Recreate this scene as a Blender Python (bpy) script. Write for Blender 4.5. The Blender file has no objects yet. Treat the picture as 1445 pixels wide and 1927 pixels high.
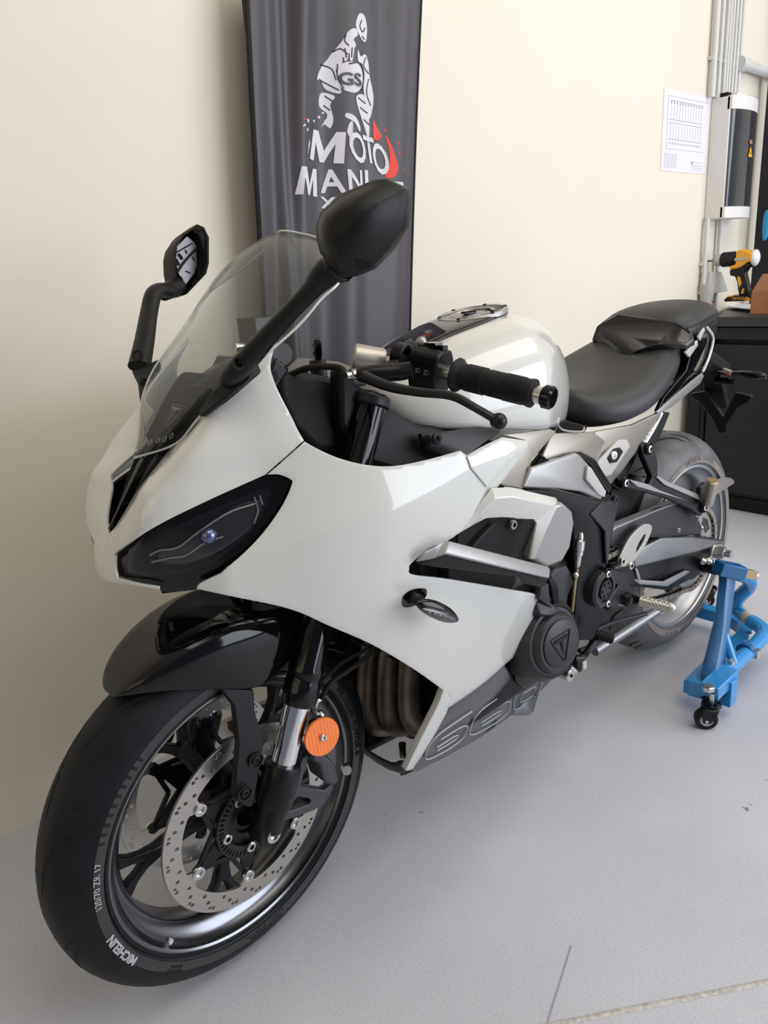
import bpy, bmesh, math, random
import numpy as np
from mathutils import Vector, Matrix, geometry
from math import pi, sin, cos, radians as R
random.seed(4)
S = bpy.context.scene
COL = S.collection

# ------------------------------------------------------------------ camera
CAM = np.array([0.4385, 0.9614, 1.1034]); YAW, PIT, ROL, FPX = 3.9980, 0.3132, -0.0700, 1370.2
W, H = 1445, 1927
fw = np.array([cos(YAW)*cos(PIT), sin(YAW)*cos(PIT), -sin(PIT)])
r0 = np.cross(fw, [0, 0, 1]); r0 /= np.linalg.norm(r0); u0 = np.cross(r0, fw)
rr = cos(ROL)*r0 + sin(ROL)*u0; uu = -sin(ROL)*r0 + cos(ROL)*u0
cd = bpy.data.cameras.new('camera'); cam = bpy.data.objects.new('camera', cd); COL.objects.link(cam)
cd.sensor_fit = 'VERTICAL'; cd.sensor_height = 36; cd.lens = FPX/H*36; cd.clip_start = 0.02
m = Matrix(((rr[0], uu[0], -fw[0]), (rr[1], uu[1], -fw[1]), (rr[2], uu[2], -fw[2]))).to_4x4()
m.translation = CAM; cam.matrix_world = m
S.camera = cam
# ------------------------------------------------------------------ view and light
S.view_settings.view_transform = 'Standard'; S.view_settings.look = 'None'
S.view_settings.gamma = 1; S.view_settings.use_curve_mapping = False
S.view_settings.exposure = 0.0
wd = bpy.data.worlds.new('world'); S.world = wd; wd.use_nodes = True
nt = wd.node_tree; bg = nt.nodes['Background']
bg.inputs[0].default_value = (0.80, 0.86, 1.0, 1); bg.inputs[1].default_value = 0.16
def area(name, loc, target, sx, sy, power, col):
    l = bpy.data.lights.new(name, 'AREA'); l.shape = 'RECTANGLE'; l.size = sx; l.size_y = sy
    l.energy = power; l.color = col
    o = bpy.data.objects.new(name, l); COL.objects.link(o); o.location = loc
    d = Vector(target) - Vector(loc); o.rotation_euler = d.to_track_quat('-Z', 'Y').to_euler(); return o
area('daylight_doorway', (-3.0, 3.7, 1.45), (-2.2, 0, 0.0), 4.4, 2.6, 180, (0.86, 0.91, 1.0))
area('front_fill', (4.3, 1.2, 2.1), (0, 0, 0.9), 3.2, 2.0, 20, (1.0, 0.80, 0.56))  # unseen warm fill lamp added on the camera side
area('ceiling_light_panel', (-1.3, 1.1, 3.05), (-1.2, 0.3, 0), 3.6, 1.6, 50, (1.0, 0.945, 0.87))

# ------------------------------------------------------------------ measuring: a sight line met with a plane of the place
def ray(u, v):
    x = (u - W/2)/FPX; y = (v - H/2)/FPX
    return rr*x - uu*y + fw
def P(u, v, x=None, y=None, z=None):
    d = ray(u, v)
    i, val = (0, x) if x is not None else (1, y) if y is not None else (2, z)
    return CAM + (val - CAM[i])/d[i]*d
def proj(p):
    q = np.array(p) - CAM; zc = q @ fw
    return (W/2 + FPX*(q @ rr)/zc, H/2 - FPX*(q @ uu)/zc)

# ------------------------------------------------------------------ materials
MAT = {}
def mat(name, col, rough=0.5, metal=0.0, coat=0.0, bump=0.0, bscale=200, var=0.0, vscale=8, trans=0.0, emis=None, spec=0.5, croc=0.05, col2=None, bd=0.001, alpha=1.0, ior=1.5):
    m = bpy.data.materials.new(name); m.use_nodes = True; n = m.node_tree; b = n.nodes['Principled BSDF']
    b.inputs['Base Color'].default_value = (*col, 1); b.inputs['Roughness'].default_value = rough
    b.inputs['Metallic'].default_value = metal; b.inputs['Coat Weight'].default_value = coat
    b.inputs['Coat Roughness'].default_value = croc; b.inputs['Specular IOR Level'].default_value = spec
    b.inputs['Transmission Weight'].default_value = trans; b.inputs['IOR'].default_value = ior
    b.inputs['Alpha'].default_value = alpha
    tc = n.nodes.new('ShaderNodeTexCoord')
    nz = n.nodes.new('ShaderNodeTexNoise'); nz.inputs['Scale'].default_value = vscale; nz.inputs['Detail'].default_value = 5
    n.links.new(tc.outputs['Object'], nz.inputs['Vector'])
    if var or col2:
        mx = n.nodes.new('ShaderNodeMix'); mx.data_type = 'RGBA'
        c2 = col2 or tuple(min(1, c*(1+var)) for c in col)
        c1 = col if col2 else tuple(c*(1-var) for c in col)
        mx.inputs[6].default_value = (*c1, 1); mx.inputs[7].default_value = (*c2, 1)
        rp = n.nodes.new('ShaderNodeMapRange'); rp.inputs[1].default_value = .35; rp.inputs[2].default_value = .65
        n.links.new(nz.outputs[0], rp.inputs[0]); n.links.new(rp.outputs[0], mx.inputs[0])
        n.links.new(mx.outputs[2], b.inputs['Base Color'])
    else:
        rp = n.nodes.new('ShaderNodeMapRange'); rp.inputs[3].default_value = max(0, rough*.98); rp.inputs[4].default_value = min(1, rough*1.02)
        n.links.new(nz.outputs[0], rp.inputs[0]); n.links.new(rp.outputs[0], b.inputs['Roughness'])
    if bump:
        nb = n.nodes.new('ShaderNodeTexNoise'); nb.inputs['Scale'].default_value = bscale; nb.inputs['Detail'].default_value = 3
        bm = n.nodes.new('ShaderNodeBump'); bm.inputs['Strength'].default_value = bump; bm.inputs['Distance'].default_value = bd
        n.links.new(tc.outputs['Object'], nb.inputs['Vector']); n.links.new(nb.outputs[0], bm.inputs['Height'])
        n.links.new(bm.outputs[0], b.inputs['Normal'])
    if emis:
        b.inputs['Emission Color'].default_value = (*emis[0], 1); b.inputs['Emission Strength'].default_value = emis[1]
    MAT[name] = m; return m
mat('white_gloss', (.61, .61, .575), .28, coat=1, croc=.03)
mat('black_gloss', (.003, .003, .004), .07, spec=.42)
mat('black_satin', (.005, .005, .0062), .34, spec=.3)
mat('black_matt', (.007, .007, .0072), .45, spec=.25, bump=.15, bscale=900)
mat('black_dark', (.003, .003, .0035), .8)
mat('rubber', (.008, .008, .009), .6, spec=.3, bump=.1, bscale=1200)
mat('tyre', (.007, .0082, .0100), .5, spec=.2, var=.2, vscale=30, bump=.25, bscale=700)
mat('tyre_dusty', (.15, .15, .15), .75, var=.25, vscale=40, bump=.2, bscale=600)
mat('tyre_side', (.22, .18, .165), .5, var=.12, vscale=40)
mat('tyre_groove', (.004, .004, .004), .9)
mat('print_silver', (.42, .42, .43), .5)
mat('rim', (.045, .047, .053), .3, metal=.75)
mat('rim_lip', (.36, .37, .39), .22, metal=1)
mat('steel', (.55, .53, .50), .32, metal=1, var=.08, vscale=60)
mat('disc_steel', (.50, .48, .45), .33, metal=1, bump=.2, bscale=300)
mat('chrome', (.85, .86, .88), .06, metal=1)
mat('bolt', (.62, .61, .60), .28, metal=1)
mat('dark_metal', (.03, .03, .034), .42, metal=.6)
mat('caliper', (.07, .07, .08), .45, metal=.5)
mat('cover_grey', (.040, .040, .044), .42, metal=.4, spec=.35, bump=.08, bscale=1500)
mat('belly_grey', (.045, .047, .060), .33, coat=.4, croc=.2)
mat('silver_satin', (.37, .365, .36), .36, metal=.55)
mat('alu_satin', (.43, .40, .36), .42, metal=.8)
mat('swingarm_metal', (.24, .24, .25), .36, metal=.7)
mat('chain_metal', (.50, .44, .38), .35, metal=.9)
mat('exhaust', (.20, .165, .135), .45, metal=.6, var=.3, vscale=20)
mat('seat', (.020, .020, .0215), .5, bump=.3, bscale=1400, bd=.0004)
mat('orange_reflector', (.95, .20, .01), .25, coat=1, emis=None)
mat('blue_paint', (.02, .25, .60), .3, coat=.6)
mat('blue_deep', (.006, .10, .27), .4, coat=.3)
mat('white_plastic', (.72, .70, .68), .4)
mat('grey_plastic', (.48, .47, .45), .5)
mat('smoked', (.03, .03, .035), .1, coat=1)
mat('lens_blue', (.10, .12, .25), .08, coat=1, metal=.6)
mat('line_grey', (.45, .46, .46), .4)
mat('red_button', (.6, .02, .03), .4)
mat('brass', (.42, .33, .18), .35, metal=.9)
mat('yellow', (.80, .36, .02), .45)
mat('cast_plate', (.17, .165, .175), .38, metal=.5)
mat('seat_front', (.008, .008, .009), .2, spec=.5)
mat('champagne', (.36, .33, .29), .38, metal=.6)
mat('sign_yellow', (.85, .45, .01), .5)
mat('cardboard', (.33, .15, .07), .8, var=.1)
mat('paper', (.72, .70, .76), .8)
mat('ink', (.35, .31, .36), .8)
mat('red_ink', (.75, .06, .04), .7)
mat('red_plastic', (.5, .03, .04), .5)
mat('banner_print', (.62, .60, .64), .8)
mat('blue_rubber', (.02, .30, .62), .6)
mat('conduit', (.60, .60, .58), .4)
mat('cabinet', (.013, .013, .019), .45, spec=.3, var=.1, vscale=3)
mat('bench_top', (.02, .022, .026), .4)

def glassy(name, col, tint_w, rough=.02):
    m = bpy.data.materials.new(name); m.use_nodes = True; n = m.node_tree
    b = n.nodes['Principled BSDF']; out = n.nodes['Material Output']
    b.inputs['Base Color'].default_value = (*col, 1); b.inputs['Roughness'].default_value = rough
    b.inputs['Coat Weight'].default_value = 1
    tr = n.nodes.new('ShaderNodeBsdfTransparent'); tr.inputs[0].default_value = (.97, .98, .97, 1)
    mx = n.nodes.new('ShaderNodeMixShader')
    lw = n.nodes.new('ShaderNodeLayerWeight'); lw.inputs[0].default_value = .3
    mr = n.nodes.new('ShaderNodeMapRange'); mr.inputs[3].default_value = tint_w; mr.inputs[4].default_value = min(1, tint_w+.40)
    n.links.new(lw.outputs['Fresnel'], mr.inputs[0]); n.links.new(mr.outputs[0], mx.inputs[0])
    n.links.new(tr.outputs[0], mx.inputs[1]); n.links.new(b.outputs[0], mx.inputs[2]); n.links.new(mx.outputs[0], out.inputs[0])
    MAT[name] = m; return m
glassy('clear_screen', (.12, .12, .115), .04)
glassy('lens_clear', (.03, .03, .04), .10)
glassy('smoke_door', (.05, .055, .065), .55)

# ------------------------------------------------------------------ geometry kit
XF = [None]       # a turn that applies to everything built while it is set (steered front end, lifted rear wheel)
def tf(vs):
    vs = np.array(vs, float).reshape(-1, 3)
    return XF[0](vs) if XF[0] else vs
def rotm(ax, t):
    a = np.array(ax, float); a /= np.linalg.norm(a); K = np.array([[0, -a[2], a[1]], [a[2], 0, -a[0]], [-a[1], a[0], 0]])
    return np.eye(3) + sin(t)*K + (1-cos(t))*K@K
class G:
    def __init__(s): s.v = []; s.f = []; s.m = []; s.k = 0; s.mats = []
    def mi(s, name):
        if name not in s.mats: s.mats.append(name)
        return s.mats.index(name)
    def add(s, v, f, m):
        o = len(s.v); s.v += [tuple(map(float, p)) for p in v]; i = s.mi(m)
        for q in f: s.f.append([o+a for a in q]); s.m.append(i)
    def box(s, c, d, m, rot=None):
        c = np.array(c); h = np.array(d)/2
        v = [np.array((x, y, z))*h for x in (-1, 1) for y in (-1, 1) for z in (-1, 1)]
        if rot is not None: v = [rot @ p for p in v]
        s.add([p+c for p in v], [(0,1,3,2),(4,6,7,5),(0,4,5,1),(2,3,7,6),(0,2,6,4),(1,5,7,3)], m)
    def bar(s, a, b, w, t, m, up=(0, 0, 1)):
        a = np.array(a, float); b = np.array(b, float); d = b-a; L = np.linalg.norm(d); d /= L
        y = np.cross(up, d); y /= np.linalg.norm(y); z = np.cross(d, y)
        s.box((a+b)/2, (L, w, t), m, np.stack([d, y, z], 1))
    def prism(s, poly, off, m):
        """poly: 3D points of one face; off: vector of the extrusion"""
        n = len(poly); a = [np.array(p, float) for p in poly]; b = [p+np.array(off) for p in a]
        s.add(a+b, [list(range(n)), list(range(2*n-1, n-1, -1))]+[(i, i+n, (i+1)%n+n, (i+1)%n) for i in range(n)], m)
    def tube(s, pts, rad, m, n=14, sm=True, cap=True, sq=None, up=None):
        p = np.array(pts, float); rad = np.array([rad]*len(p) if np.isscalar(rad) else rad, float)
        if sm and len(p) > 2:
            p2, r2 = cat(np.column_stack([p, rad]), 6)[:, :3], cat(np.column_stack([p, rad]), 6)[:, 3]; p, rad = p2, r2
        t = np.gradient(p, axis=0); t /= np.linalg.norm(t, axis=1)[:, None]
        ref = np.array(up if up is not None else ((0, 0, 1) if abs(t[0][2]) < .9 else (1, 0, 0)), float)
        nn = np.cross(t[0], ref); nn /= np.linalg.norm(nn); V = []
        for i in range(len(p)):
            nn = nn - (nn@t[i])*t[i]; nn /= np.linalg.norm(nn); bb = np.cross(t[i], nn)
            for k in range(n):
                a = 2*pi*k/n + (pi/4 if n == 4 else 0)
                e = sq if sq else 1
                V.append(p[i] + rad[i]*(cos(a)*nn + e*sin(a)*bb))
        F = [(i*n+k, i*n+(k+1)%n, (i+1)*n+(k+1)%n, (i+1)*n+k) for i in range(len(p)-1) for k in range(n)]
        if cap: F += [list(range(n))[::-1], list(range((len(p)-1)*n, len(p)*n))]
        s.add(V, F, m)
    def lathe(s, prof, c, ax, m, n=48, close=False, arc=(0, 2*pi)):
        """prof: (distance along the axis, radius)"""
        ax = np.array(ax, float); ax /= np.linalg.norm(ax)
        e1 = np.cross(ax, (0, 0, 1) if abs(ax[2]) < .9 else (1, 0, 0)); e1 /= np.linalg.norm(e1); e2 = np.cross(ax, e1)
        full = abs(arc[1]-arc[0]-2*pi) < 1e-6; nn = n if full else n+1; L = len(prof); V = []
        for i in range(nn):
            a = arc[0]+(arc[1]-arc[0])*i/n
            for h, r in prof: V.append(np.array(c)+h*ax+r*(cos(a)*e1+sin(a)*e2))
        F = []
        for i in range(n):
            j = (i+1) % nn
            for k in range(L if close else L-1):
                k2 = (k+1) % L; F.append((i*L+k, i*L+k2, j*L+k2, j*L+k))
        s.add(V, F, m)
    def cyl(s, a, b, r, m, n=24, r2=None, ch=0.0):
        a = np.array(a, float); b = np.array(b, float); L = np.linalg.norm(b-a); r2 = r if r2 is None else r2
        s.lathe([(0, 0), (0, r-ch), (ch, r), (L-ch, r2), (L, r2-ch), (L, 0)], a, b-a, m, n)
    def ball(s, c, r, m, n=16, sc=(1, 1, 1)):
        V = []; F = []
        for i in range(n+1):
            t = pi*i/n
            for k in range(2*n): V.append(np.array(c)+np.array(sc)*r*np.array((sin(t)*cos(pi*k/n), sin(t)*sin(pi*k/n), cos(t))))
        for i in range(n):
            for k in range(2*n): F.append((i*2*n+k, i*2*n+(k+1)%(2*n), (i+1)*2*n+(k+1)%(2*n), (i+1)*2*n+k))
        s.add(V, F, m)
    def bolt(s, c, ax, r, m='bolt', hole=True, h=.004):
        ax = np.array(ax, float); ax /= np.linalg.norm(ax); c = np.array(c, float)
        s.lathe([(0, r), (h*.8, r), (h, r*.85), (h, r*.5)], c, ax, m, 20)
        s.lathe([(h, r*.5), (h*.3, r*.45), (h*.3, 0)], c, ax, 'black_dark' if hole else m, 6)
    def loft(s, secs, m, caps=True, closed=True):
        n = len(secs[0]); V = [p for q in secs for p in q]
        F = [(i*n+k, i*n+(k+1)%n, (i+1)*n+(k+1)%n, (i+1)*n+k) for i in range(len(secs)-1) for k in range(n if closed else n-1)]
        if caps: F += [list(range(n))[::-1], list(range((len(secs)-1)*n, len(secs)*n))]
        s.add(V, F, m)
    def plate(s, loops, mtx, th, m, bev=0.0):
        """flat plate with holes: loops of 2D points, mtx columns = (origin, ex, ey, en)"""
        cu = bpy.data.curves.new('t', 'CURVE'); cu.dimensions = '2D'; cu.fill_mode = 'BOTH'; cu.extrude = th/2-bev; cu.bevel_depth = bev; cu.bevel_resolution = 1
        cu.offset = -bev
        for lp in loops:
            sp = cu.splines.new('POLY'); sp.points.add(len(lp)-1); sp.use_cyclic_u = True
            for q, w in zip(sp.points, lp): q.co = (w[0], w[1], 0, 1)
        o = bpy.data.objects.new('t', cu); COL.objects.link(o)
        me = bpy.data.meshes.new_from_object(o, depsgraph=bpy.context.evaluated_depsgraph_get())
        og, ex, ey, en = [np.array(a, float) for a in mtx]
        s.add([og+v.co[0]*ex+v.co[1]*ey+v.co[2]*en for v in me.vertices], [list(p.vertices) for p in me.polygons], m)
        bpy.data.objects.remove(o); bpy.data.curves.remove(cu); bpy.data.meshes.remove(me)
    def text(s, body, size, fn, m, ext=.0006, shear=0.0, bold=0.0, sub=0, spacing=1.0):
        cu = bpy.data.curves.new('t', 'FONT'); cu.body = body; cu.size = size; cu.extrude = ext; cu.align_x = 'CENTER'; cu.align_y = 'CENTER'
        cu.shear = shear; cu.offset = bold; cu.resolution_u = 3; cu.space_character = spacing
        o = bpy.data.objects.new('t', cu); COL.objects.link(o)
        me = bpy.data.meshes.new_from_object(o, depsgraph=bpy.context.evaluated_depsgraph_get())
        if sub:
            b = bmesh.new(); b.from_mesh(me); bmesh.ops.triangulate(b, faces=b.faces[:])
            for _ in range(3):
                e = [x for x in b.edges if x.calc_length() > sub]
                if not e: break
                bmesh.ops.subdivide_edges(b, edges=e, cuts=1); bmesh.ops.triangulate(b, faces=[f for f in b.faces if len(f.verts) > 3])
            b.to_mesh(me); b.free()
        s.add([fn(*v.co) for v in me.vertices], [list(p.vertices) for p in me.polygons], m)
        bpy.data.objects.remove(o); bpy.data.curves.remove(cu); bpy.data.meshes.remove(me)
    def obj(s, name, parent=None, bevel=0, seg=2, sub=0, solid=0, smooth=35, kind=None, label=None, cat=None, group=None, ang=35, recalc=True, weld=0):
        me = bpy.data.meshes.new(name); v = tf(s.v)
        root = parent
        while root is not None and root.parent: root = root.parent
        o = bpy.data.objects.new(name, me); COL.objects.link(o)
        if parent is not None:
            o.parent = parent; v = v-np.array(root.location)
        else:
            lo = v.min(0); hi = v.max(0); c = np.array(((lo[0]+hi[0])/2, (lo[1]+hi[1])/2, lo[2])); v = v-c; o.location = c
        me.from_pydata([tuple(p) for p in v], [], s.f)
        for k in s.mats: me.materials.append(MAT[k])
        me.polygons.foreach_set('material_index', s.m)
        if weld or recalc:
            b = bmesh.new(); b.from_mesh(me)
            if weld: bmesh.ops.remove_doubles(b, verts=b.verts[:], dist=weld)
            if recalc: bmesh.ops.recalc_face_normals(b, faces=b.faces[:])
            b.to_mesh(me); b.free()
        me.polygons.foreach_set('use_smooth', [True]*len(me.polygons))
        me.update()
        if smooth and not sub: me.set_sharp_from_angle(angle=R(smooth))
        if solid:
            q = o.modifiers.new('solid', 'SOLIDIFY'); q.thickness = solid; q.offset = -1
        if bevel:
            q = o.modifiers.new('bevel', 'BEVEL'); q.width = bevel; q.segments = seg; q.limit_method = 'ANGLE'; q.angle_limit = R(ang); q.harden_normals = False
        if sub:
            q = o.modifiers.new('sub', 'SUBSURF'); q.levels = sub; q.render_levels = sub
        tag(o, label, cat, group, kind); return o
def tag(o, label=None, cat=None, group=None, kind=None):
    if label: o['label'] = label
    if cat: o['category'] = cat
    if group: o['group'] = group
    if kind: o['kind'] = kind
    return o
def thing(name, loc, label, cat, group=None):
    o = bpy.data.objects.new(name, None); COL.objects.link(o); o.location = loc; o.empty_display_size = .05
    return tag(o, label, cat, group)
def cat(p, n=8, closed=False):
    p = np.array(p, float); N = len(p); out = []
    rng = range(N if closed else N-1)
    for i in rng:
        a = p[(i-1) % N] if closed or i > 0 else 2*p[0]-p[1]
        b = p[i]; c = p[(i+1) % N]; d = p[(i+2) % N] if closed or i < N-2 else 2*p[-1]-p[-2]
        for k in range(n):
            t = k/n; out.append(.5*((2*b)+(c-a)*t+(2*a-5*b+4*c-d)*t*t+(3*b-a-3*c+d)*t**3))
    if not closed: out.append(p[-1])
    return np.array(out)
def outline(pts, n=6):
    """(u,v) smooth, (u,v,1) sharp corner"""
    N = len(pts); sh = [i for i in range(N) if len(pts[i]) > 2 and pts[i][2]]
    if not sh: return cat([q[:2] for q in pts], n, True)
    out = []
    for a, b in zip(sh, sh[1:]+[sh[0]+N]):
        seg = [pts[i % N][:2] for i in range(a, b+1)]
        c = cat(seg, n) if len(seg) > 2 else np.array(seg, float)
        out += list(c[:-1])
    return np.array(out)
def circle(c, r, n=24, a0=0): return [(c[0]+r*cos(a0+2*pi*k/n), c[1]+r*sin(a0+2*pi*k/n)) for k in range(n)]
def resample(p, step):
    out = []; N = len(p)
    for i in range(N):
        a = p[i]; b = p[(i+1) % N]; L = np.linalg.norm(b-a); k = max(1, int(round(L/step)))
        for j in range(k): out.append(a+(b-a)*j/k)
    return np.array(out)
def inside(pts, poly):
    x, y = pts[:, 0], pts[:, 1]; r = np.zeros(len(pts), bool); N = len(poly)
    for i in range(N):
        x1, y1 = poly[i]; x2, y2 = poly[(i+1) % N]
        c = ((y1 > y) != (y2 > y)); 
        with np.errstate(divide='ignore', invalid='ignore'): xi = (x2-x1)*(y-y1)/(y2-y1+1e-12)+x1
        r ^= c & (x < xi)
    return r
def hit(uv, F, t0=.35, t1=2.6, n=260):
    """where each sight line first meets the surface F=0 (F>0 outside)"""
    uv = np.array(uv, float); d = ((uv[:, :1]-W/2)/FPX)*rr - ((uv[:, 1:2]-H/2)/FPX)*uu + fw
    ts = np.linspace(t0, t1, n); best = np.full(len(uv), np.nan); prev = F(CAM+ts[0]*d); mn = np.abs(prev); tm = np.full(len(uv), ts[0])
    for a, b in zip(ts[:-1], ts[1:]):
        cur = F(CAM+b*d); c = np.isnan(best) & (prev > 0) & (cur <= 0)
        if c.any():
            lo = np.full(c.sum(), a); hi = np.full(c.sum(), b); dd = d[c]
            for _ in range(24):
                mid = (lo+hi)/2; f = F(CAM+mid[:, None]*dd); lo = np.where(f > 0, mid, lo); hi = np.where(f > 0, hi, mid)
            best[c] = (lo+hi)/2
        q = np.abs(cur) < mn; tm[q] = b; mn = np.minimum(mn, np.abs(cur)); prev = cur
    best = np.where(np.isnan(best), tm, best)
    return CAM+best[:, None]*d
def tri2d(poly, step):
    poly = resample(poly, step*.6); lo = poly.min(0); hi = poly.max(0)
    gx, gy = np.meshgrid(np.arange(lo[0], hi[0], step), np.arange(lo[1], hi[1], step*.87))
    gx = gx + (np.arange(gx.shape[0]) % 2)[:, None]*step/2; g = np.column_stack([gx.ravel(), gy.ravel()])
    g = g[inside(g, poly)]; d = np.sqrt(((g[:, None]-poly[None])**2).sum(2)).min(1); g = g[d > step*.45]
    allp = np.vstack([poly, g]); N = len(poly)
    r = geometry.delaunay_2d_cdt([Vector(q) for q in allp], [(i, (i+1) % N) for i in range(N)], [], 1, 1e-4)
    return np.array([tuple(v) for v in r[0]]), [list(f) for f in r[2]]
def panel(name, out, F, m, parent, t=.004, step=9, mirror=None, clip=False, bevel=.0009, label=None, n=6, tr=(.35, 2.6), smooth=50, sub=False):
    v2, f = tri2d(outline(out, n), step); v = hit(v2, F, *tr)
    res = []
    for side in ((1, -1) if mirror else (1,)):
        g = G(); g.add(v*np.array([1, side, 1]), [q[::-1] if side < 0 else q for q in f], m)
        nm = name if side > 0 else mirror
        o = g.obj(nm, parent, smooth=smooth, recalc=False, label=label)
        me = o.data; b = bmesh.new(); b.from_mesh(me)
        if clip:
            rt = parent
            while rt.parent: rt = rt.parent
            bmesh.ops.bisect_plane(b, geom=b.verts[:]+b.edges[:]+b.faces[:], plane_co=(0, -rt.location.y, 0), plane_no=(0, -side, 0), clear_outer=True)
        b.normal_update()
        # outward = towards the eye for the side that was measured
        s_ = sum((Vector(CAM*np.array([1, side, 1]))-Vector(rt_loc(parent))-fc.calc_center_median()).dot(fc.normal)*fc.calc_area() for fc in b.faces)
        if s_ < 0: bmesh.ops.reverse_faces(b, faces=b.faces[:])
        b.to_mesh(me); b.free(); me.polygons.foreach_set('use_smooth', [True]*len(me.polygons))
        if smooth: me.set_sharp_from_angle(angle=R(smooth))
        q = o.modifiers.new('solid', 'SOLIDIFY'); q.thickness = t; q.offset = -1
        if bevel:
            q = o.modifiers.new('bevel', 'BEVEL'); q.width = bevel; q.segments = 2; q.limit_method = 'ANGLE'; q.angle_limit = R(60)
        res.append(o)
    return res
def rt_loc(p):
    while p.parent: p = p.parent
    return p.location
def pch(x, xs, ys):
    """smooth 1D curve through control values"""
    xs = np.array(xs, float); ys = np.array(ys, float)
    if xs[0] > xs[-1]: xs = xs[::-1]; ys = ys[::-1]
    x = np.clip(x, xs[0], xs[-1]); i = np.clip(np.searchsorted(xs, x)-1, 0, len(xs)-2)
    h = np.diff(xs); dl = np.diff(ys)/h; mm = np.concatenate([[dl[0]], (dl[:-1]+dl[1:])/2, [dl[-1]]])
    t = (x-xs[i])/h[i]; y0 = ys[i]; y1 = ys[i+1]; m0 = mm[i]*h[i]; m1 = mm[i+1]*h[i]
    return (2*t**3-3*t**2+1)*y0+(t**3-2*t**2+t)*m0+(-2*t**3+3*t**2)*y1+(t**3-t**2)*m1
def slab(g, pts, th, m, off=None):
    """a plate from measured outline points (u, v, y), thickness th towards the bike's middle"""
    v = [P(u, v_, y=y) for u, v_, y in pts]; n = len(v); o = np.array(off if off is not None else (0, -th, 0))
    g.prism(v, o, m)
def mirrored(o, name=None):
    me = o.data.copy()
    for v in me.vertices: v.co.y = -v.co.y - 2*rt_loc(o).y if o.parent else -v.co.y
    b = bmesh.new(); b.from_mesh(me); bmesh.ops.reverse_faces(b, faces=b.faces[:]); b.to_mesh(me); b.free()
    c = o.copy(); c.data = me; c.name = name or o.name; COL.objects.link(c); return c
# ================================================================== the room
def node_mat(name, build):
    m = bpy.data.materials.new(name); m.use_nodes = True; build(m.node_tree, m.node_tree.nodes['Principled BSDF']); MAT[name] = m
def _wall(n, b):
    tc = n.nodes.new('ShaderNodeTexCoord'); a = n.nodes.new('ShaderNodeTexNoise'); a.inputs['Scale'].default_value = 2.2; a.inputs['Detail'].default_value = 6
    r = n.nodes.new('ShaderNodeValToRGB'); r.color_ramp.elements[0].color = (.70, .645, .545, 1); r.color_ramp.elements[1].color = (.76, .70, .595, 1)
    c = n.nodes.new('ShaderNodeTexNoise'); c.inputs['Scale'].default_value = 90; c.inputs['Detail'].default_value = 4
    bp = n.nodes.new('ShaderNodeBump'); bp.inputs['Strength'].default_value = .12; bp.inputs['Distance'].default_value = .002
    for q in (a, c): n.links.new(tc.outputs['Object'], q.inputs['Vector'])
    n.links.new(a.outputs[0], r.inputs[0]); n.links.new(r.outputs[0], b.inputs['Base Color']); n.links.new(c.outputs[0], bp.inputs['Height']); n.links.new(bp.outputs[0], b.inputs['Normal'])
    b.inputs['Roughness'].default_value = .6
node_mat('plaster', _wall)
def _floor(n, b):
    tc = n.nodes.new('ShaderNodeTexCoord')
    def noise(s, d, rgh=.55):
        q = n.nodes.new('ShaderNodeTexNoise'); q.inputs['Scale'].default_value = s; q.inputs['Detail'].default_value = d; q.inputs['Roughness'].default_value = rgh
        n.links.new(tc.outputs['Object'], q.inputs['Vector']); return q
    a = noise(2.1, 8); f = noise(260, 4); s = noise(9, 3)
    r = n.nodes.new('ShaderNodeValToRGB'); r.color_ramp.elements[0].position = .3; r.color_ramp.elements[1].position = .72
    r.color_ramp.elements[0].color = (.48, .49, .535, 1); r.color_ramp.elements[1].color = (.59, .605, .66, 1)
    n.links.new(a.outputs[0], r.inputs[0])
    fr = n.nodes.new('ShaderNodeMapRange'); fr.inputs[1].default_value = .3; fr.inputs[2].default_value = .7; fr.inputs[3].default_value = .88; fr.inputs[4].default_value = 1.08
    n.links.new(f.outputs[0], fr.inputs[0])
    mu = n.nodes.new('ShaderNodeMix'); mu.data_type = 'RGBA'; mu.blend_type = 'MULTIPLY'; mu.inputs[0].default_value = 1
    n.links.new(r.outputs[0], mu.inputs[6]); n.links.new(fr.outputs[0], mu.inputs[7])
    # small dark scuffs
    st = n.nodes.new('ShaderNodeMapRange'); st.inputs[1].default_value = .66; st.inputs[2].default_value = .72; n.links.new(noise(38, 2).outputs[0], st.inputs[0])
    ms = n.nodes.new('ShaderNodeMapRange'); ms.inputs[1].default_value = .62; ms.inputs[2].default_value = .7; n.links.new(noise(3.5, 2).outputs[0], ms.inputs[0])
    pr = n.nodes.new('ShaderNodeMath'); pr.operation = 'MULTIPLY'; n.links.new(st.outputs[0], pr.inputs[0]); n.links.new(ms.outputs[0], pr.inputs[1])
    m2 = n.nodes.new('ShaderNodeMix'); m2.data_type = 'RGBA'; m2.inputs[7].default_value = (.3, .19, .19, 1)
    n.links.new(pr.outputs[0], m2.inputs[0]); n.links.new(mu.outputs[2], m2.inputs[6]); n.links.new(m2.outputs[2], b.inputs['Base Color'])
    rg = n.nodes.new('ShaderNodeMapRange'); rg.inputs[3].default_value = .38; rg.inputs[4].default_value = .62; n.links.new(s.outputs[0], rg.inputs[0]); n.links.new(rg.outputs[0], b.inputs['Roughness'])
    bp = n.nodes.new('ShaderNodeBump'); bp.inputs['Strength'].default_value = .05; bp.inputs['Distance'].default_value = .001; n.links.new(f.outputs[0], bp.inputs['Height']); n.links.new(bp.outputs[0], b.inputs['Normal'])
node_mat('concrete', _floor)
WY = -.60
g = G(); g.box((-1, 1.5, -.05), (11, 6.2, .1), 'concrete'); g.obj('floor', kind='structure')
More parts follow.
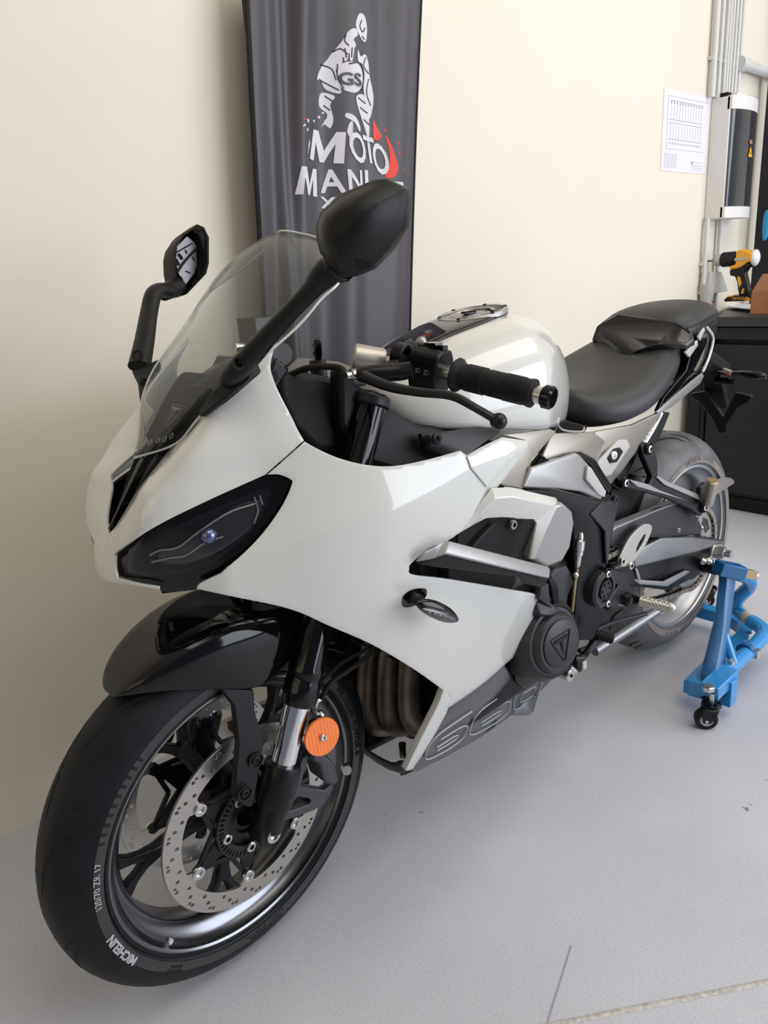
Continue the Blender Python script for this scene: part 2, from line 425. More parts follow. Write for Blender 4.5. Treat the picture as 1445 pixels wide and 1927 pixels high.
g = G(); g.box((-1, WY-.05, 1.6), (11, .1, 3.2), 'plaster'); g.obj('wall_left', kind='structure')
g = G(); g.box((-6.0, 1.5, 1.6), (.1, 4.2, 3.2), 'plaster'); g.obj('wall_back', kind='structure')
g = G(); g.box((-1, 1.5, 3.25), (11, 4.3, .1), 'plaster'); g.obj('ceiling', kind='structure')
# saw joint in the slab, filled
g = G(); a = P(1060, 1925, z=0); b = P(1445, 1848, z=0); d = (b-a)/np.linalg.norm(b-a); a = a-d*.25; b = b+d*1.2
nrm = np.array((-d[1], d[0], 0))
jv = []; N = 90
for i in range(N+1):
    c = a+(b-a)*i/N
    w = .0042+.0008*random.random(); jv.append([c-nrm*w+(0, 0, .0003), c-nrm*w*.4+(0, 0, .0022), c+nrm*w*.4+(0, 0, .0022), c+nrm*(w+.001*random.random())+(0, 0, .0003)])
mat('joint_filler', (.50, .48, .44), .7, var=.2, vscale=120); g.loft(jv, 'joint_filler', caps=False, closed=False); g.obj('trim_1', kind='structure')
g = G(); a = P(1030, 1925, z=0); b = P(1075, 1780, z=0)
g.bar(a+(0, 0, .0004), b+(0, 0, .0004), .0025, .0006, 'ink'); g.obj('trim_2', kind='structure')

# ------------------------------------------------------------------ banner
BY = WY+.07
def bpt(u, v, y=BY): return P(u, v, y=y)
NX, NZ = 70, 44
def _edge(pts, v):
    pts = np.array(pts, float); return np.interp(v, pts[:, 1], pts[:, 0])
LE = [(456, -60), (458, 0), (466, 200), (474, 350), (480, 445), (492, 640), (498, 760)]
RE = [(799, -60), (797, 0), (791, 200), (785, 420), (779, 630), (775, 760)]
def fold(s, v):
    t = (v+60)/820
    return .012*sin(22*s+1.0+.6*t) + .016*math.exp(-((s-.17-.04*t)/.035)**2) + .013*math.exp(-((s-.32+.10*t)/.05)**2) - .012*math.exp(-((s-.24-.0*t)/.04)**2) + .010*math.exp(-((s-.70-.05*t)/.05)**2) + .006*sin(9*s+3*t)
def cloth(s, v):
    u = _edge(LE, v)*(1-s)+_edge(RE, v)*s
    p = bpt(u, v); return p+np.array((0, fold(s, v), 0))
g = G(); V = []; F = []
for j in range(NZ+1):
    v = -60+820*j/NZ
    for i in range(NX+1): V.append(cloth(i/NX, v))
for j in range(NZ):
    for i in range(NX): F.append((j*(NX+1)+i, j*(NX+1)+i+1, (j+1)*(NX+1)+i+1, (j+1)*(NX+1)+i))
mat('banner_cloth', (.062, .056, .066), .5, bump=.3, bscale=500, bd=.0006)
g.add(V, F, 'banner_cloth')
ban = thing('banner', (*cloth(.5, 760)[:2], 0.0), 'tall dark grey fabric banner with a white rider print, hanging in front of the wall', 'banner')
g.obj('cloth', ban, smooth=0, solid=.0006, recalc=False)
g = G()
for e, s in ((LE, 0), (RE, 1)):
    pts = [cloth(s, v)+np.array((0, .001, 0)) for v in range(-60, 761, 60)]
    g.tube(pts, .006 if s == 0 else .003, 'black_matt', 8)
g.obj('edge_binding', ban)
g = G()
fb = cloth(.5, 760); top = cloth(.03, -60)
g.tube([(top[0], BY-.02, .02), (top[0], BY-.02, 1.0), (top[0], BY-.02, 2.3)], .009, 'dark_metal', 10); g.bar((top[0]-.28, BY-.0, .012), (top[0]+.28, BY-.0, .012), .10, .02, 'dark_metal')
g.obj('pole', ban)
g = G(); g.tube([cloth(s, 760) for s in np.linspace(0, 1, 12)], .005, 'black_matt', 8); g.obj('hem', ban)
# print: everything is mapped onto the cloth from (u, v) positions measured on it
def onb(u, v, lift=.0016):
    s = (u-_edge(LE, v))/(_edge(RE, v)-_edge(LE, v)); q = cloth(s, v)
    return q+np.array((0, lift, 0))
def bprint(g, poly, m, step=9, lift=.0016, n=4):
    v2, f = tri2d(outline(poly, n), step); g.add([onb(u, v, lift) for u, v in v2], f, m)
def btext(g, body, size, u, v, m, du=(1, 0), dv=(0, 1), lift=.0022, bold=0, spacing=1.0):
    g.text(body, size, lambda x, y, z: onb(u+x*du[0]-y*dv[0], v+x*du[1]-y*dv[1], lift+z*.001), m, ext=.3, bold=bold, sub=9, spacing=spacing)
RP = [[(667, 35), (673, 27), (681, 30), (686, 45), (687, 65), (684, 80), (676, 76), (668, 62), (664, 50)],
 [(641, 80), (652, 60), (664, 56), (668, 68), (660, 76), (664, 88), (655, 100), (644, 108), (630, 116), (622, 110)],
 [(622, 110), (640, 104), (642, 120), (634, 130), (636, 150), (640, 176), (620, 166), (612, 150), (604, 146), (610, 128)],
 [(645, 84), (652, 82), (650, 112), (645, 114)],
 [(655, 84), (661, 86), (658, 114), (653, 113)],
 [(640, 122), (656, 118), (672, 126), (678, 142), (676, 164), (664, 176), (650, 174), (640, 164), (634, 142)],
 [(668, 96), (674, 108), (684, 104), (690, 122), (692, 145), (698, 170), (700, 190), (696, 214), (690, 226), (686, 200), (680, 170), (682, 140), (676, 122), (668, 116)],
 [(612, 172), (632, 180), (626, 196), (630, 222), (626, 240), (618, 232), (612, 236), (622, 214), (608, 196)],
 [(664, 184), (680, 180), (688, 204), (692, 240), (690, 262), (684, 246), (676, 226), (668, 206)],
 [(648, 214), (662, 222), (672, 240), (671, 250), (660, 232), (646, 222)],
 [(652, 233), (657, 232), (655, 262), (648, 250)],
 [(582, 262), (580, 276), (574, 292), (576, 272)]]
for q in RP:
    g = G(); bprint(g, q, 'banner_print', 6); g.obj('rider_print', ban, recalc=False, smooth=0, label='white rider silhouette print')
for (u, v, r) in ((574, 229, 4), (572, 246, 3), (596, 226, 2.4), (608, 218, 2.6), (564, 238, 2), (615, 210, 2), (562, 240, 1.6), (620, 226, 3)):
    g = G(); bprint(g, [(u+r*cos(a), v+r*sin(a)) for a in np.linspace(0, 2*pi, 9)[:-1]], 'banner_print', 3); g.obj('print_speck', ban, recalc=False, smooth=0)
g = G(); bprint(g, [(582, 262), (580, 276), (574, 292), (576, 272)], 'banner_print', 5); g.obj('print_speck', ban, recalc=False, smooth=0)
STK = [[(676, 40), (672, 52), (678, 62), (683, 54)], [(648, 66), (646, 78), (652, 88)], [(630, 96), (640, 92), (650, 104)], [(612, 118), (628, 128), (634, 150)], [(608, 146), (622, 156), (638, 170)], [(646, 92), (648, 110)], [(657, 92), (656, 110)], [(636, 120), (636, 146), (644, 168)], [(676, 122), (680, 150), (676, 172)], [(684, 110), (680, 126), (690, 140)], [(690, 150), (686, 176), (694, 200)], [(618, 178), (630, 190)], [(616, 196), (626, 206)], [(668, 186), (684, 196)], [(672, 204), (688, 214)], [(680, 226), (692, 236)], [(652, 122), (664, 120)], [(676, 70), (682, 76)]]
for q in STK:
    g = G(); g.tube([onb(u, v, .0018) for u, v in cat(q, 4)], .0016, 'banner_cloth', 5, sm=False); g.obj('print_outline', ban, smooth=0)
for q in ([(700, 226), (706, 238), (716, 258), (702, 264), (699, 244)], [(722, 255), (730, 272), (738, 300), (742, 316), (736, 334), (722, 334), (728, 310), (728, 285)]):
    g = G(); bprint(g, q, 'red_ink', 6); g.obj('red_splash', ban, recalc=False, smooth=0, label='red paint splash print')
for (u, v, r) in ((721, 246, 2), (741, 272, 1.8), (744, 289, 2), (754, 320, 1.6), (564, 227, 2)):
    g = G(); bprint(g, [(u+r*cos(a), v+r*sin(a)) for a in np.linspace(0, 2*pi, 9)[:-1]], 'red_ink', 3); g.obj('red_speck', ban, recalc=False, smooth=0)
def letter_m(g, u, v, w, h, sx, sy):
    q = [(-.5, .5), (-.42, -.5), (-.22, -.5), (.02, .12), (.22, -.5), (.42, -.5), (.5, .5), (.28, .5), (.25, -.12), (.06, .5), (-.06, .5), (-.27, -.12), (-.29, .5)]
    bprint(g, [(u+a*w-b*h*sy, v+b*h+a*w*sx, 1) for a, b in q], 'banner_print', 5, lift=.0022)
g = G()
btext(g, 'GS', 33, 655, 152, 'banner_cloth', du=(1, .13), dv=(.12, 1), lift=.004, bold=.7)
g.obj('rider_number', ban, recalc=False, smooth=0)
for ch, u, v, s, w in (('M', 616, 275, 72, 1.0), ('O', 668, 283, 78, .56), ('T', 692, 286, 70, .50), ('O', 713, 303, 80, .46)):
    g = G()
    if ch == 'M': letter_m(g, u, v, 62, 58, .16, .14)
    else: btext(g, ch, s, u, v, 'banner_print', du=(w, .16), dv=(.14, 1), bold=1.4)
    g.obj('printed_letter', ban, recalc=False, smooth=0)
for ch, u, v, s, w in (('M', 579, 342, 62, .85), ('A', 627, 343, 62, .8), ('N', 663, 345, 60, .7), ('I', 687, 345, 60, .8), ('E', 744, 364, 50, .8)):
    g = G()
    if ch == 'M': letter_m(g, u, v, 50, 52, .05, .06)
    else: btext(g, ch, s, u, v, 'banner_print', du=(w, .05), dv=(.06, 1), bold=1.3)
    g.obj('printed_letter', ban, recalc=False, smooth=0)
g = G(); btext(g, 'X', 30, 622, 382, 'banner_print', du=(1, .1), dv=(.1, 1), bold=.8); g.obj('printed_letter', ban, recalc=False, smooth=0)

# ------------------------------------------------------------------ wall: plan, conduits, distribution box, socket
def wp(u, v, y=WY+.001): return P(u, v, y=y)
q = [wp(1250, 158), wp(1336, 190), wp(1322, 331), wp(1240, 317)]
x0, x1 = q[0][0], q[1][0]; z1 = (q[0][2]+q[1][2])/2; z0 = (q[3][2]+q[2][2])/2
pl = thing('wiring_plan', ((x0+x1)/2, WY, z0), 'white printed wiring plan sheet fixed on the cream wall beside the fuse box', 'poster')
g = G(); g.box(((x0+x1)/2, WY+.0012, (z0+z1)/2), (abs(x1-x0), .0012, z1-z0), 'paper'); g.obj('sheet', pl)
g = G()
def pl2(a, b): return (x0+(x1-x0)*a, WY+.0022, z1-(z1-z0)*b)
def pline(a, b, w=.0016): g.bar(pl2(*a), pl2(*b), w, .0005, 'ink', up=(0, 1, 0))
for yy in (.13, .36, .40, .60): pline((.13, yy), (.85, yy), .002)
pline((.09, .08), (.09, .72)); pline((.09, .08), (.95, .08), .001); pline((.09, .72), (.9, .72), .001)
for k in range(12):
    a = .16+k*.06; pline((a, .18), (a, .35), .0010); pline((a, .42), (a, .58), .0010)
    g.box(pl2(a, .155), (.008, .0006, .008), 'ink'); g.box(pl2(a, .65), (.008, .0006, .006), 'ink')
for k in range(4):
    for b in np.linspace(.78, .95, 9): pline((.06+k*.07, b), (.11+k*.07, b), .0015)
for b in (.86, .9, .93, .96): pline((.66, b), (.92, b), .0012)
g.box(pl2(.66, .87), (.012, .0006, .012), 'ink'); g.obj('plan_print', pl)

CX0 = wp(1350, 0)[0]
n_c = 0
cond = [(1347, .012), (1358, .009), (1368, .007), (1373, .007), (1378, .007), (1384, .007), (1390, .008), (1396, .008)]
for k, (u, r) in enumerate(cond):
    xx = P(u, 60, y=WY+.02)[0]
    g = G(); z_lo = 1.69 if k else 1.70
    g.tube([(xx, WY+.02, z_lo), (xx, WY+.02, 3.15)], r, 'conduit', 12, sm=False)
    g.box((xx, WY+.012, 1.84), (r*2.6, .022, .014), 'conduit'); g.box((xx, WY+.012, 2.6), (r*2.6, .022, .014), 'conduit')
    g.obj('conduit_pipe', label='thin pale conduit above the fuse box, %s counted from the left' % ['first', 'second', 'third', 'fourth', 'fifth', 'sixth', 'seventh', 'eighth'][k], cat='pipe', group='conduits above the fuse box')
for k, u in enumerate((1327, 1352)):
    xx = P(u, 480, y=WY+.02)[0]; g = G(); g.tube([(xx, WY+.02, .95 if k == 0 else .84), (xx, WY+.02, 1.245)], .010, 'conduit', 12, sm=False)
    g.box((xx, WY+.012, 1.06), (.028, .022, .016), 'conduit')
    g.obj('conduit_pipe', label='conduit below the fuse box, %s' % ('running down into the grey socket' if k == 0 else 'running down behind the drill'), cat='pipe', group='conduits below the fuse box')
bx0, bx1, bz0, bz1 = -2.845, -3.09, 1.238, 1.70
fb = thing('fuse_box', ((bx0+bx1)/2, WY, bz0), 'white electrical distribution box with smoked door mounted on the wall', 'fuse box')
g = G(); g.box(((bx0+bx1)/2, WY+.04, (bz0+bz1)/2), (bx0-bx1, .08, bz1-bz0), 'white_plastic'); g.obj('body', fb, bevel=.004)
def bow(x): return WY+.083+.022*(1-((x-(bx0+bx1)/2)/((bx0-bx1)/2))**2)
def bowed(z0, z1, xa, xb, dy, m, name, par, th=.006):
    g = G(); xs = np.linspace(xa, xb, 14); secs = [[(x, bow(x)+dy, z0), (x, bow(x)+dy, z1), (x, bow(x)+dy-th, z1), (x, bow(x)+dy-th, z0)] for x in xs]; g.loft(secs, m); return g.obj(name, par, bevel=.001)
bowed(bz0, bz0+.045, bx0, bx1, .004, 'white_plastic', 'lower_front', fb, .02); bowed(bz1-.05, bz1, bx0, bx1, .004, 'white_plastic', 'upper_front', fb, .02)
dr = bowed(bz0+.045, bz1-.05, bx0-.004, bx1+.004, .004, 'smoke_door', 'smoked_door', fb)
g = G(); g.box(((bx0+bx1)/2, WY+.082, (bz0+bz1)/2), (bx0-bx1-.03, .003, .34), 'cabinet')
for zz in (1.36, 1.56): g.box(((bx0+bx1)/2, WY+.087, zz), (.17, .01, .05), 'grey_plastic')
g.obj('breaker_row', fb)
xm = -2.99; g = G(); g.prism([(xm+.018, bow(xm)+.0075, 1.475), (xm-.018, bow(xm)+.0075, 1.475), (xm, bow(xm)+.0075, 1.515)], (0, .0012, 0), 'sign_yellow'); g.box((xm, bow(xm)+.009, 1.488), (.004, .0012, .014), 'black_matt'); g.obj('warning_triangle', fb)
g = G(); g.box((xm+.002, bow(xm)+.0075, 1.532), (.026, .0012, .016), 'cardboard'); g.obj('small_sticker', fb)
g = G(); g.box((bx0-.03, WY+.045, bz1+.008), (.04, .03, .016), 'black_matt'); g.box((bx0-.09, WY+.06, bz1+.006), (.1, .05, .012), 'white_plastic'); g.obj('cable_entry', fb)
# socket
g = G(); a = wp(1332, 548)
g.prism([wp(1312, 555), wp(1318, 513), wp(1337, 512), wp(1350, 548)], (0, .05, 0), 'grey_plastic'); sk = g.obj('wall_socket', bevel=.004, label='grey industrial plug socket on the wall left of the drill', cat='socket')
g = G(); c = P(1330, 548, y=WY+.03); g.cyl(c+(0, 0, .03), c-(0, 0, .065), .035, 'grey_plastic', r2=.024); g.obj('plug', label='grey plug hanging out of the wall socket', cat='plug')
# horizontal pipe and duct on the right
g = G(); a = wp(1397, 120, WY+.03); g.tube([a, a+np.array((-.8, 0, -.02))], .02, 'conduit', 14); g.cyl(a+(.03, 0, 0), a-(.03, 0, 0), .026, 'conduit'); g.obj('pipe', label='horizontal grey pipe on the wall right of the conduits', cat='pipe')
g = G(); a = P(1441, 100, x=-3.5)+np.array((0, .10, 0))
g.lathe([(0, .16), (.05, .18), (.9, .18)], (a[0]-.05, a[1]+.14, 1.93), (0, 0, 1), 'conduit', 32); g.ball((a[0]-.05, a[1]+.14, 1.93), .165, 'conduit', 14, (1, 1, .35)); g.obj('boiler', label='pale rounded tank cut by the top right edge of the picture', cat='tank')
# dark upright and gloves
a = P(1418, 560, x=-3.30); b = P(1432, 380, x=-3.30)
g = G(); g.box((a[0], a[1]+.04, 1.34), (.05, .10, .98), 'cabinet'); g.box((a[0], a[1]+.13, 1.34), (.02, .1, .98), 'dark_metal')
g.obj('tool_rack', bevel=.004, label='dark upright of a tool rack standing on the workbench behind the drill', cat='rack')
g = G(); a = P(1441, 425, x=-3.24)
g.loft([[(a[0]+dx*.01, a[1]+w*c_, a[2]+dz) for c_, dx in ((-1, 0), (0, 1), (1, 0), (0, -1))] for dz, w in ((.07, .012), (.04, .022), (-.0, .024), (-.05, .018), (-.065, .008))], 'blue_rubber'); g.obj('rubber_glove', sub=2, label='blue rubber glove hanging on the dark tool rack', cat='glove')

# ------------------------------------------------------------------ workbench cabinets
FX = -2.735; zt = .845
wb = thing('workbench', (-3.05, .1, 0), 'black metal workbench with dark doors against the wall behind the motorcycle', 'workbench')
g = G(); g.box((-3.05, .15, zt-.02), (.67, 1.46, .04), 'bench_top'); g.obj('worktop', wb, bevel=.003)
g = G(); g.box((-3.07, .15, .42), (.58, 1.42, .76), 'cabinet'); g.box((-3.05, .15, .03), (.56, 1.40, .06), 'black_matt'); g.obj('body', wb)
g = G(); g.box((FX-.012, .15, .775), (.014, 1.42, .05), 'cabinet'); g.obj('top_rail', wb, bevel=.002)
yy = -.56
dl = [(-.563, -.505), (-.485, -.02), (.0, .46)]
for a, b in dl:
    g = G(); g.box((FX-.008, (a+b)/2, .41), (.018, b-a-.006, .64), 'cabinet'); d = g.obj('door', wb, bevel=.003)
for y in (-.495, -.01, .48):
    g = G(); g.box((FX-.006, y, .41), (.03, .014, .68), 'black_dark'); g.obj('door_frame', wb)
# on the bench: papers, drill, box, pieces
def bz(u, v, m): return P(u, v, z=zt+.002)
def sheet(pts, lab, lift=0.0, m='paper', cat_='paper', nm='paper_sheet'):
    g = G(); v = [P(u, v_, z=zt+.001+lift) for u, v_ in pts]; g.prism(v, (0, 0, .0015), m)
    return g.obj(nm, label=lab, cat=cat_)
sheet([(1372, 578), (1383, 566), (1434, 572), (1415, 583)], 'pale lilac sheet of paper lying at the front edge of the workbench', .012)
sheet([(1340, 582), (1350, 572), (1378, 564), (1386, 570), (1375, 580)], 'white crumpled sheet of paper left of the lilac sheet on the bench', .004)
g = G(); a = P(1326, 571, x=-2.86); b = P(1345, 567, x=-2.86); g.cyl(a, b, .004, 'red_plastic'); g.obj('screwdriver', label='red screwdriver handle lying on the bench below the socket', cat='screwdriver')
g = G(); c = P(1445, 566, x=-2.9); c = np.array((-2.93, c[1]+.03, zt)); g.box(c+(0, 0, .045), (.16, .16, .09), 'cardboard')
g.prism([c+(.08, -.08, .09), c+(.08, .08, .09), c+(.06, .08, .16), c+(.06, -.05, .16)], (-.004, 0, 0), 'cardboard'); g.obj('cardboard_box', bevel=.001, label='open brown cardboard box at the right end of the workbench view', cat='box')

# ------------------------------------------------------------------ drill
DX = -2.90
def dp(u, v, x=DX): return P(u, v, x=x)
dl_ = thing('cordless_drill', (DX, dp(1385, 560)[1], zt), 'yellow and black cordless drill standing upright on the workbench', 'drill')
def dslab(pts, th, m, g, cx=DX):
    g.prism([dp(u, v, cx+th/2) for u, v in pts], (-th, 0, 0), m)
g = G(); dslab([(1384, 474), (1391, 469), (1402, 471), (1415, 476), (1415, 491), (1405, 494), (1394, 502), (1384, 506), (1372, 508), (1372, 501), (1383, 498)], .06, 'yellow', g); g.obj('body', dl_, bevel=.006, seg=3)
g = G(); a = dp(1384, 487); b = dp(1359, 489); c = dp(1341, 491); g.cyl(a, b, .031, 'black_satin', ch=.004); g.obj('collar', dl_)
g = G(); m_ = dp(1347, 490); g.cyl(dp(1359, 489), m_, .0255, 'grey_plastic', ch=.003); g.cyl(m_, dp(1340, 491), .024, 'steel', r2=.008); g.cyl(dp(1340, 491), dp(1331, 491.5), .003, 'dark_metal', n=8); g.obj('chuck', dl_, label='grey chuck with a dark bit')
g = G(); g.ball(dp(1421, 485), .031, 'white_plastic', 14, (1, .55, 1.1)); g.obj('motor_cap', dl_)
g = G(); dslab([(1383, 506), (1398, 496), (1414, 494), (1416, 498), (1405, 505), (1400, 514), (1404, 530), (1407, 545), (1404, 556), (1390, 557), (1388, 545), (1386, 530), (1382, 520), (1373, 519), (1372, 508)], .04, 'black_satin', g); g.obj('handle', dl_, bevel=.006, seg=3)
g = G(); dslab([(1387, 520), (1392, 521), (1395, 533), (1391, 541), (1388, 530)], .044, 'yellow', g); g.obj('grip_insert', dl_, label='yellow grip insert'); g = G(); dslab([(1397, 543), (1400, 542), (1398, 553), (1394, 552)], .044, 'yellow', g); g.obj('grip_insert', dl_, label='yellow grip insert')
g = G(); dslab([(1362, 563), (1371, 557), (1404, 556), (1412, 560), (1411, 566), (1362, 568)], .075, 'black_satin', g); g.obj('battery_foot', dl_, bevel=.004)
g = G(); dslab([(1368, 557), (1376, 556), (1380, 558), (1368, 560)], .078, 'yellow', g); g.obj('battery_clip', dl_, bevel=.002, label='yellow battery clip'); g = G(); dslab([(1400, 561), (1410, 560), (1412, 566), (1402, 566)], .078, 'yellow', g); g.obj('battery_clip', dl_, bevel=.002, label='yellow battery clip')
g = G(); e = dp(1392, 562, DX+.041)
g.text('DEWALT', .016, lambda x, y, z: np.array((e[0]+z, e[1]+x, e[2]+y)), 'yellow'); g.obj('maker_name', dl_); g = G(); e2 = dp(1394, 487.5, DX+.032); g.box(e2, (.002, .055, .010), 'print_silver'); g.obj('marking', dl_)
# ================================================================== the motorcycle
BIKE = thing('motorcycle', (-0.7, 0, 0), 'white faired sport motorcycle parked along the cream wall, rear wheel held by a blue stand', 'motorcycle')
RK = R(23.8); SAX = np.array([-sin(RK), 0, cos(RK)]); SG = np.array([.0823, 0, 0]); STEER = rotm(SAX, .0748)
def steer(v): return (v-SG) @ STEER.T + SG
def lifted(v): c = np.array([0, 0, .3]); return (v-c) @ rotm([0, 1, 0], .0135/1.4256).T + c
def unsteer(p): return (np.array(p)-SG) @ STEER + SG
def empty_part(name, parent):
    o = bpy.data.objects.new(name, None); COL.objects.link(o); o.parent = parent; o.empty_display_size = .02; return o
AX = np.array([0, 0, .3]); YV = (0, 1, 0)
def ang(c, r, a, y): return np.array(c)+np.array((r*cos(a), y, r*sin(a)))
def tyre(name, par, c, prof, mats):
    g = G(); full = [(y, r) for y, r in prof]; L = [(-y, r) for y, r in full[::-1]]
    pp = cat(L[:-1]+full, 3)
    g.lathe([(a, b) for a, b in pp], c, YV, mats, 160)
    inner = [(full[-1][0], full[-1][1]), (full[-1][0]*.8, full[-1][1]-.012), (-full[-1][0]*.8, full[-1][1]-.012), (-full[-1][0], full[-1][1])]
    g.lathe(inner, c, YV, mats, 160)
    return g.obj(name, par, weld=1e-5, smooth=60)
fprof = [(0, .3), (.012, .2993), (.024, .296), (.036, .2895), (.047, .2785), (.055, .265), (.0595, .2535), (.0592, .246), (.057, .238), (.052, .2325)]
rprof = [(0, .315), (.018, .3142), (.036, .310), (.053, .302), (.068, .290), (.080, .274), (.087, .258), (.0875, .247), (.085, .238), (.080, .2325)]
def surf_r(prof, y):
    ys = [q[0] for q in prof if q[1] > .25]; rs = [q[1] for q in prof if q[1] > .25]; return float(np.interp(abs(y), ys, rs))
def groove(g, c, prof, pts, w, lift=.0006):
    """pts: (angle, y) along the groove"""
    p = cat(pts, 5); V = []; N = len(p)
    t = np.gradient(p*np.array([.28, 1]), axis=0); t /= np.linalg.norm(t, axis=1)[:, None]
    for i, (a, y) in enumerate(p):
        ww = w*(sin(pi*(i+.35)/(N-.3))**.5)
        for s in (-1, 1):
            aa = a+s*ww*(-t[i][1])/.28; yy = y+s*ww*t[i][0]; V.append(ang(c, surf_r(prof, yy)+lift, aa, yy))
    g.add(V, [(2*i, 2*i+1, 2*i+3, 2*i+2) for i in range(N-1)], 'tyre_groove')
def stext(par, *a, **k):
    g = G(); side_text(g, *a, **k); g.obj('sidewall_lettering', par, recalc=False, smooth=0)
def side_text(g, c, body, size, a0, r, prof, m, flip=1, bold=0, y0=None):
    def fn(x, y, z):
        rad = r+y*flip; a = a0+x*flip/r
        yy = np.interp(rad, [q[1] for q in prof[::-1]][:6], [q[0] for q in prof[::-1]][:6])
        return ang(c, rad, a, yy+.0017+z)
    g.text(body, size, fn, m, ext=.0002, bold=bold, sub=.012)
# ------------------------------------------------------------------ front wheel
XF[0] = steer
FW = empty_part('front_wheel', BIKE)
T = tyre('tyre', FW, AX, fprof, 'tyre')
g = G()
for k in range(9):
    for s in (1, -1):
        o = k*2*pi/9+(0 if s > 0 else pi/9)+.1
        groove(g, AX, fprof, [(o, s*.006), (o+.16, s*.013), (o+.30, s*.025), (o+.40, s*.043)], .0036)
        groove(g, AX, fprof, [(o+.36, s*.018), (o+.44, s*.032), (o+.46, s*.048)], .0028)
g.obj('tread_grooves', FW, recalc=False)
stext(FW, AX, 'MICHELIN', .017, R(-21), .2475, fprof, 'print_silver', bold=.0006)
stext(FW, AX, '120/70 ZR 17', .0135, R(9), .2475, fprof, 'print_silver')
stext(FW, AX, 'MADE IN THAILAND', .0075, R(-92), .249, fprof, 'tyre_groove')
stext(FW, AX, 'RADIAL  TUBELESS', .0095, R(-92), .2405, fprof, 'tyre_groove')
stext(FW, AX, 'TREAD PLIES', .0055, R(-50), .250, fprof, 'tyre_groove'); stext(FW, AX, 'SIDEWALL', .0055, R(-50), .244, fprof, 'tyre_groove')
stext(FW, AX, 'MICHELIN  POWER 6', .018, R(168), .2475, fprof, 'tyre_groove', bold=.0004)
g = G()
for k in range(16):
    a = R(-118-k*2.0); g.bar(ang(AX, .244, a, .0594), ang(AX, .2585, a, .0582), .0016, .0012, 'tyre_groove', up=YV)
g.obj('sidewall_ribs', FW); g = G()
for k in range(10):
    a = R(24+k*3.1); g.bar(ang(AX, .243, a, .0592), ang(AX, .2535, a, .0598), .0052, .0010, 'tyre_groove', up=YV)
g.obj('sidewall_ribs', FW)
g = G(); mat('sidewall_sheen', (.03, .028, .030), .38, var=.1, vscale=50)
g.lathe([(.0592, .2375), (.0598, .246), (.0600, .2525)], AX, YV, 'sidewall_sheen', 120); g.obj('sidewall_band', FW, recalc=False)
mat('rim_barrel', (.20, .205, .22), .24, metal=1)
g = G()
bar_ = [(.0535, .2325), (.0545, .2255), (.052, .2225), (.046, .2225), (.042, .2185), (.037, .2175), (.031, .2085), (.024, .1985), (.016, .1945), (-.016, .1945), (-.024, .1985), (-.031, .2085), (-.037, .2175), (-.042, .2185), (-.046, .2225), (-.052, .2225), (-.0545, .2255), (-.0535, .2325), (-.045, .2290), (.045, .2290)]
g.lathe(bar_, AX, YV, 'rim_barrel', 140, close=True); RIM = g.obj('rim', FW, smooth=45)
g = G()
g.lathe([(.0515, .2345), (.0552, .2335), (.0556, .2290), (.0535, .2275)], AX, YV, 'black_satin', 120); g.obj('rim_bead', FW)
def spokes(par, c, y0, base, rimr, m, n=5, w0=.030, hubr=.05, yh=.02, nm='spoke'):
    for k in range(n):
        a = base+2*pi*k/n; e = np.array((cos(a), 0, sin(a))); t = np.array((-sin(a), 0, cos(a))); c_ = np.array(c)+np.array((0, y0, 0))
        g = G(); secs = []
        for q, (r, w, th) in enumerate([(hubr*.7, w0*.62, .030), (.09, w0*.44, .024), (.13, w0*.42, .020), (.155, w0*.60, .018)]):
            secs.append([c_+e*r+t*(s*w)+np.array((0, yy*th/2, 0)) for s, yy in ((-1, 0), (-.75, -1), (.75, -1), (1, 0), (.75, 1), (-.75, 1))])
        g.loft(secs, m)
        for s in (-1, 1):
            secs = []
            for r, d, w, th in [(.138, .2, .010, .018), (.155, .45, .009, .017), (.172, .95, .008, .018), (rimr, 1.75, .013, .024)]:
                cc = c_+e*r+t*(s*d*w0*.62); secs.append([cc+t*(x*w)+np.array((0, yy*th/2, 0)) for x, yy in ((-1, -.7), (0, -1), (1, -.7), (1, .7), (0, 1), (-1, .7))])
            g.loft(secs, m)
        g.obj(nm, par, bevel=.002)
spokes(FW, AX, 0, R(-7), .1955, 'black_satin')
g = G(); g.lathe([(-.062, .02), (-.062, .034), (-.03, .040), (-.02, .052), (.02, .052), (.03, .040), (.062, .034), (.062, .02)], AX, YV, 'black_satin', 48); g.obj('hub', FW)
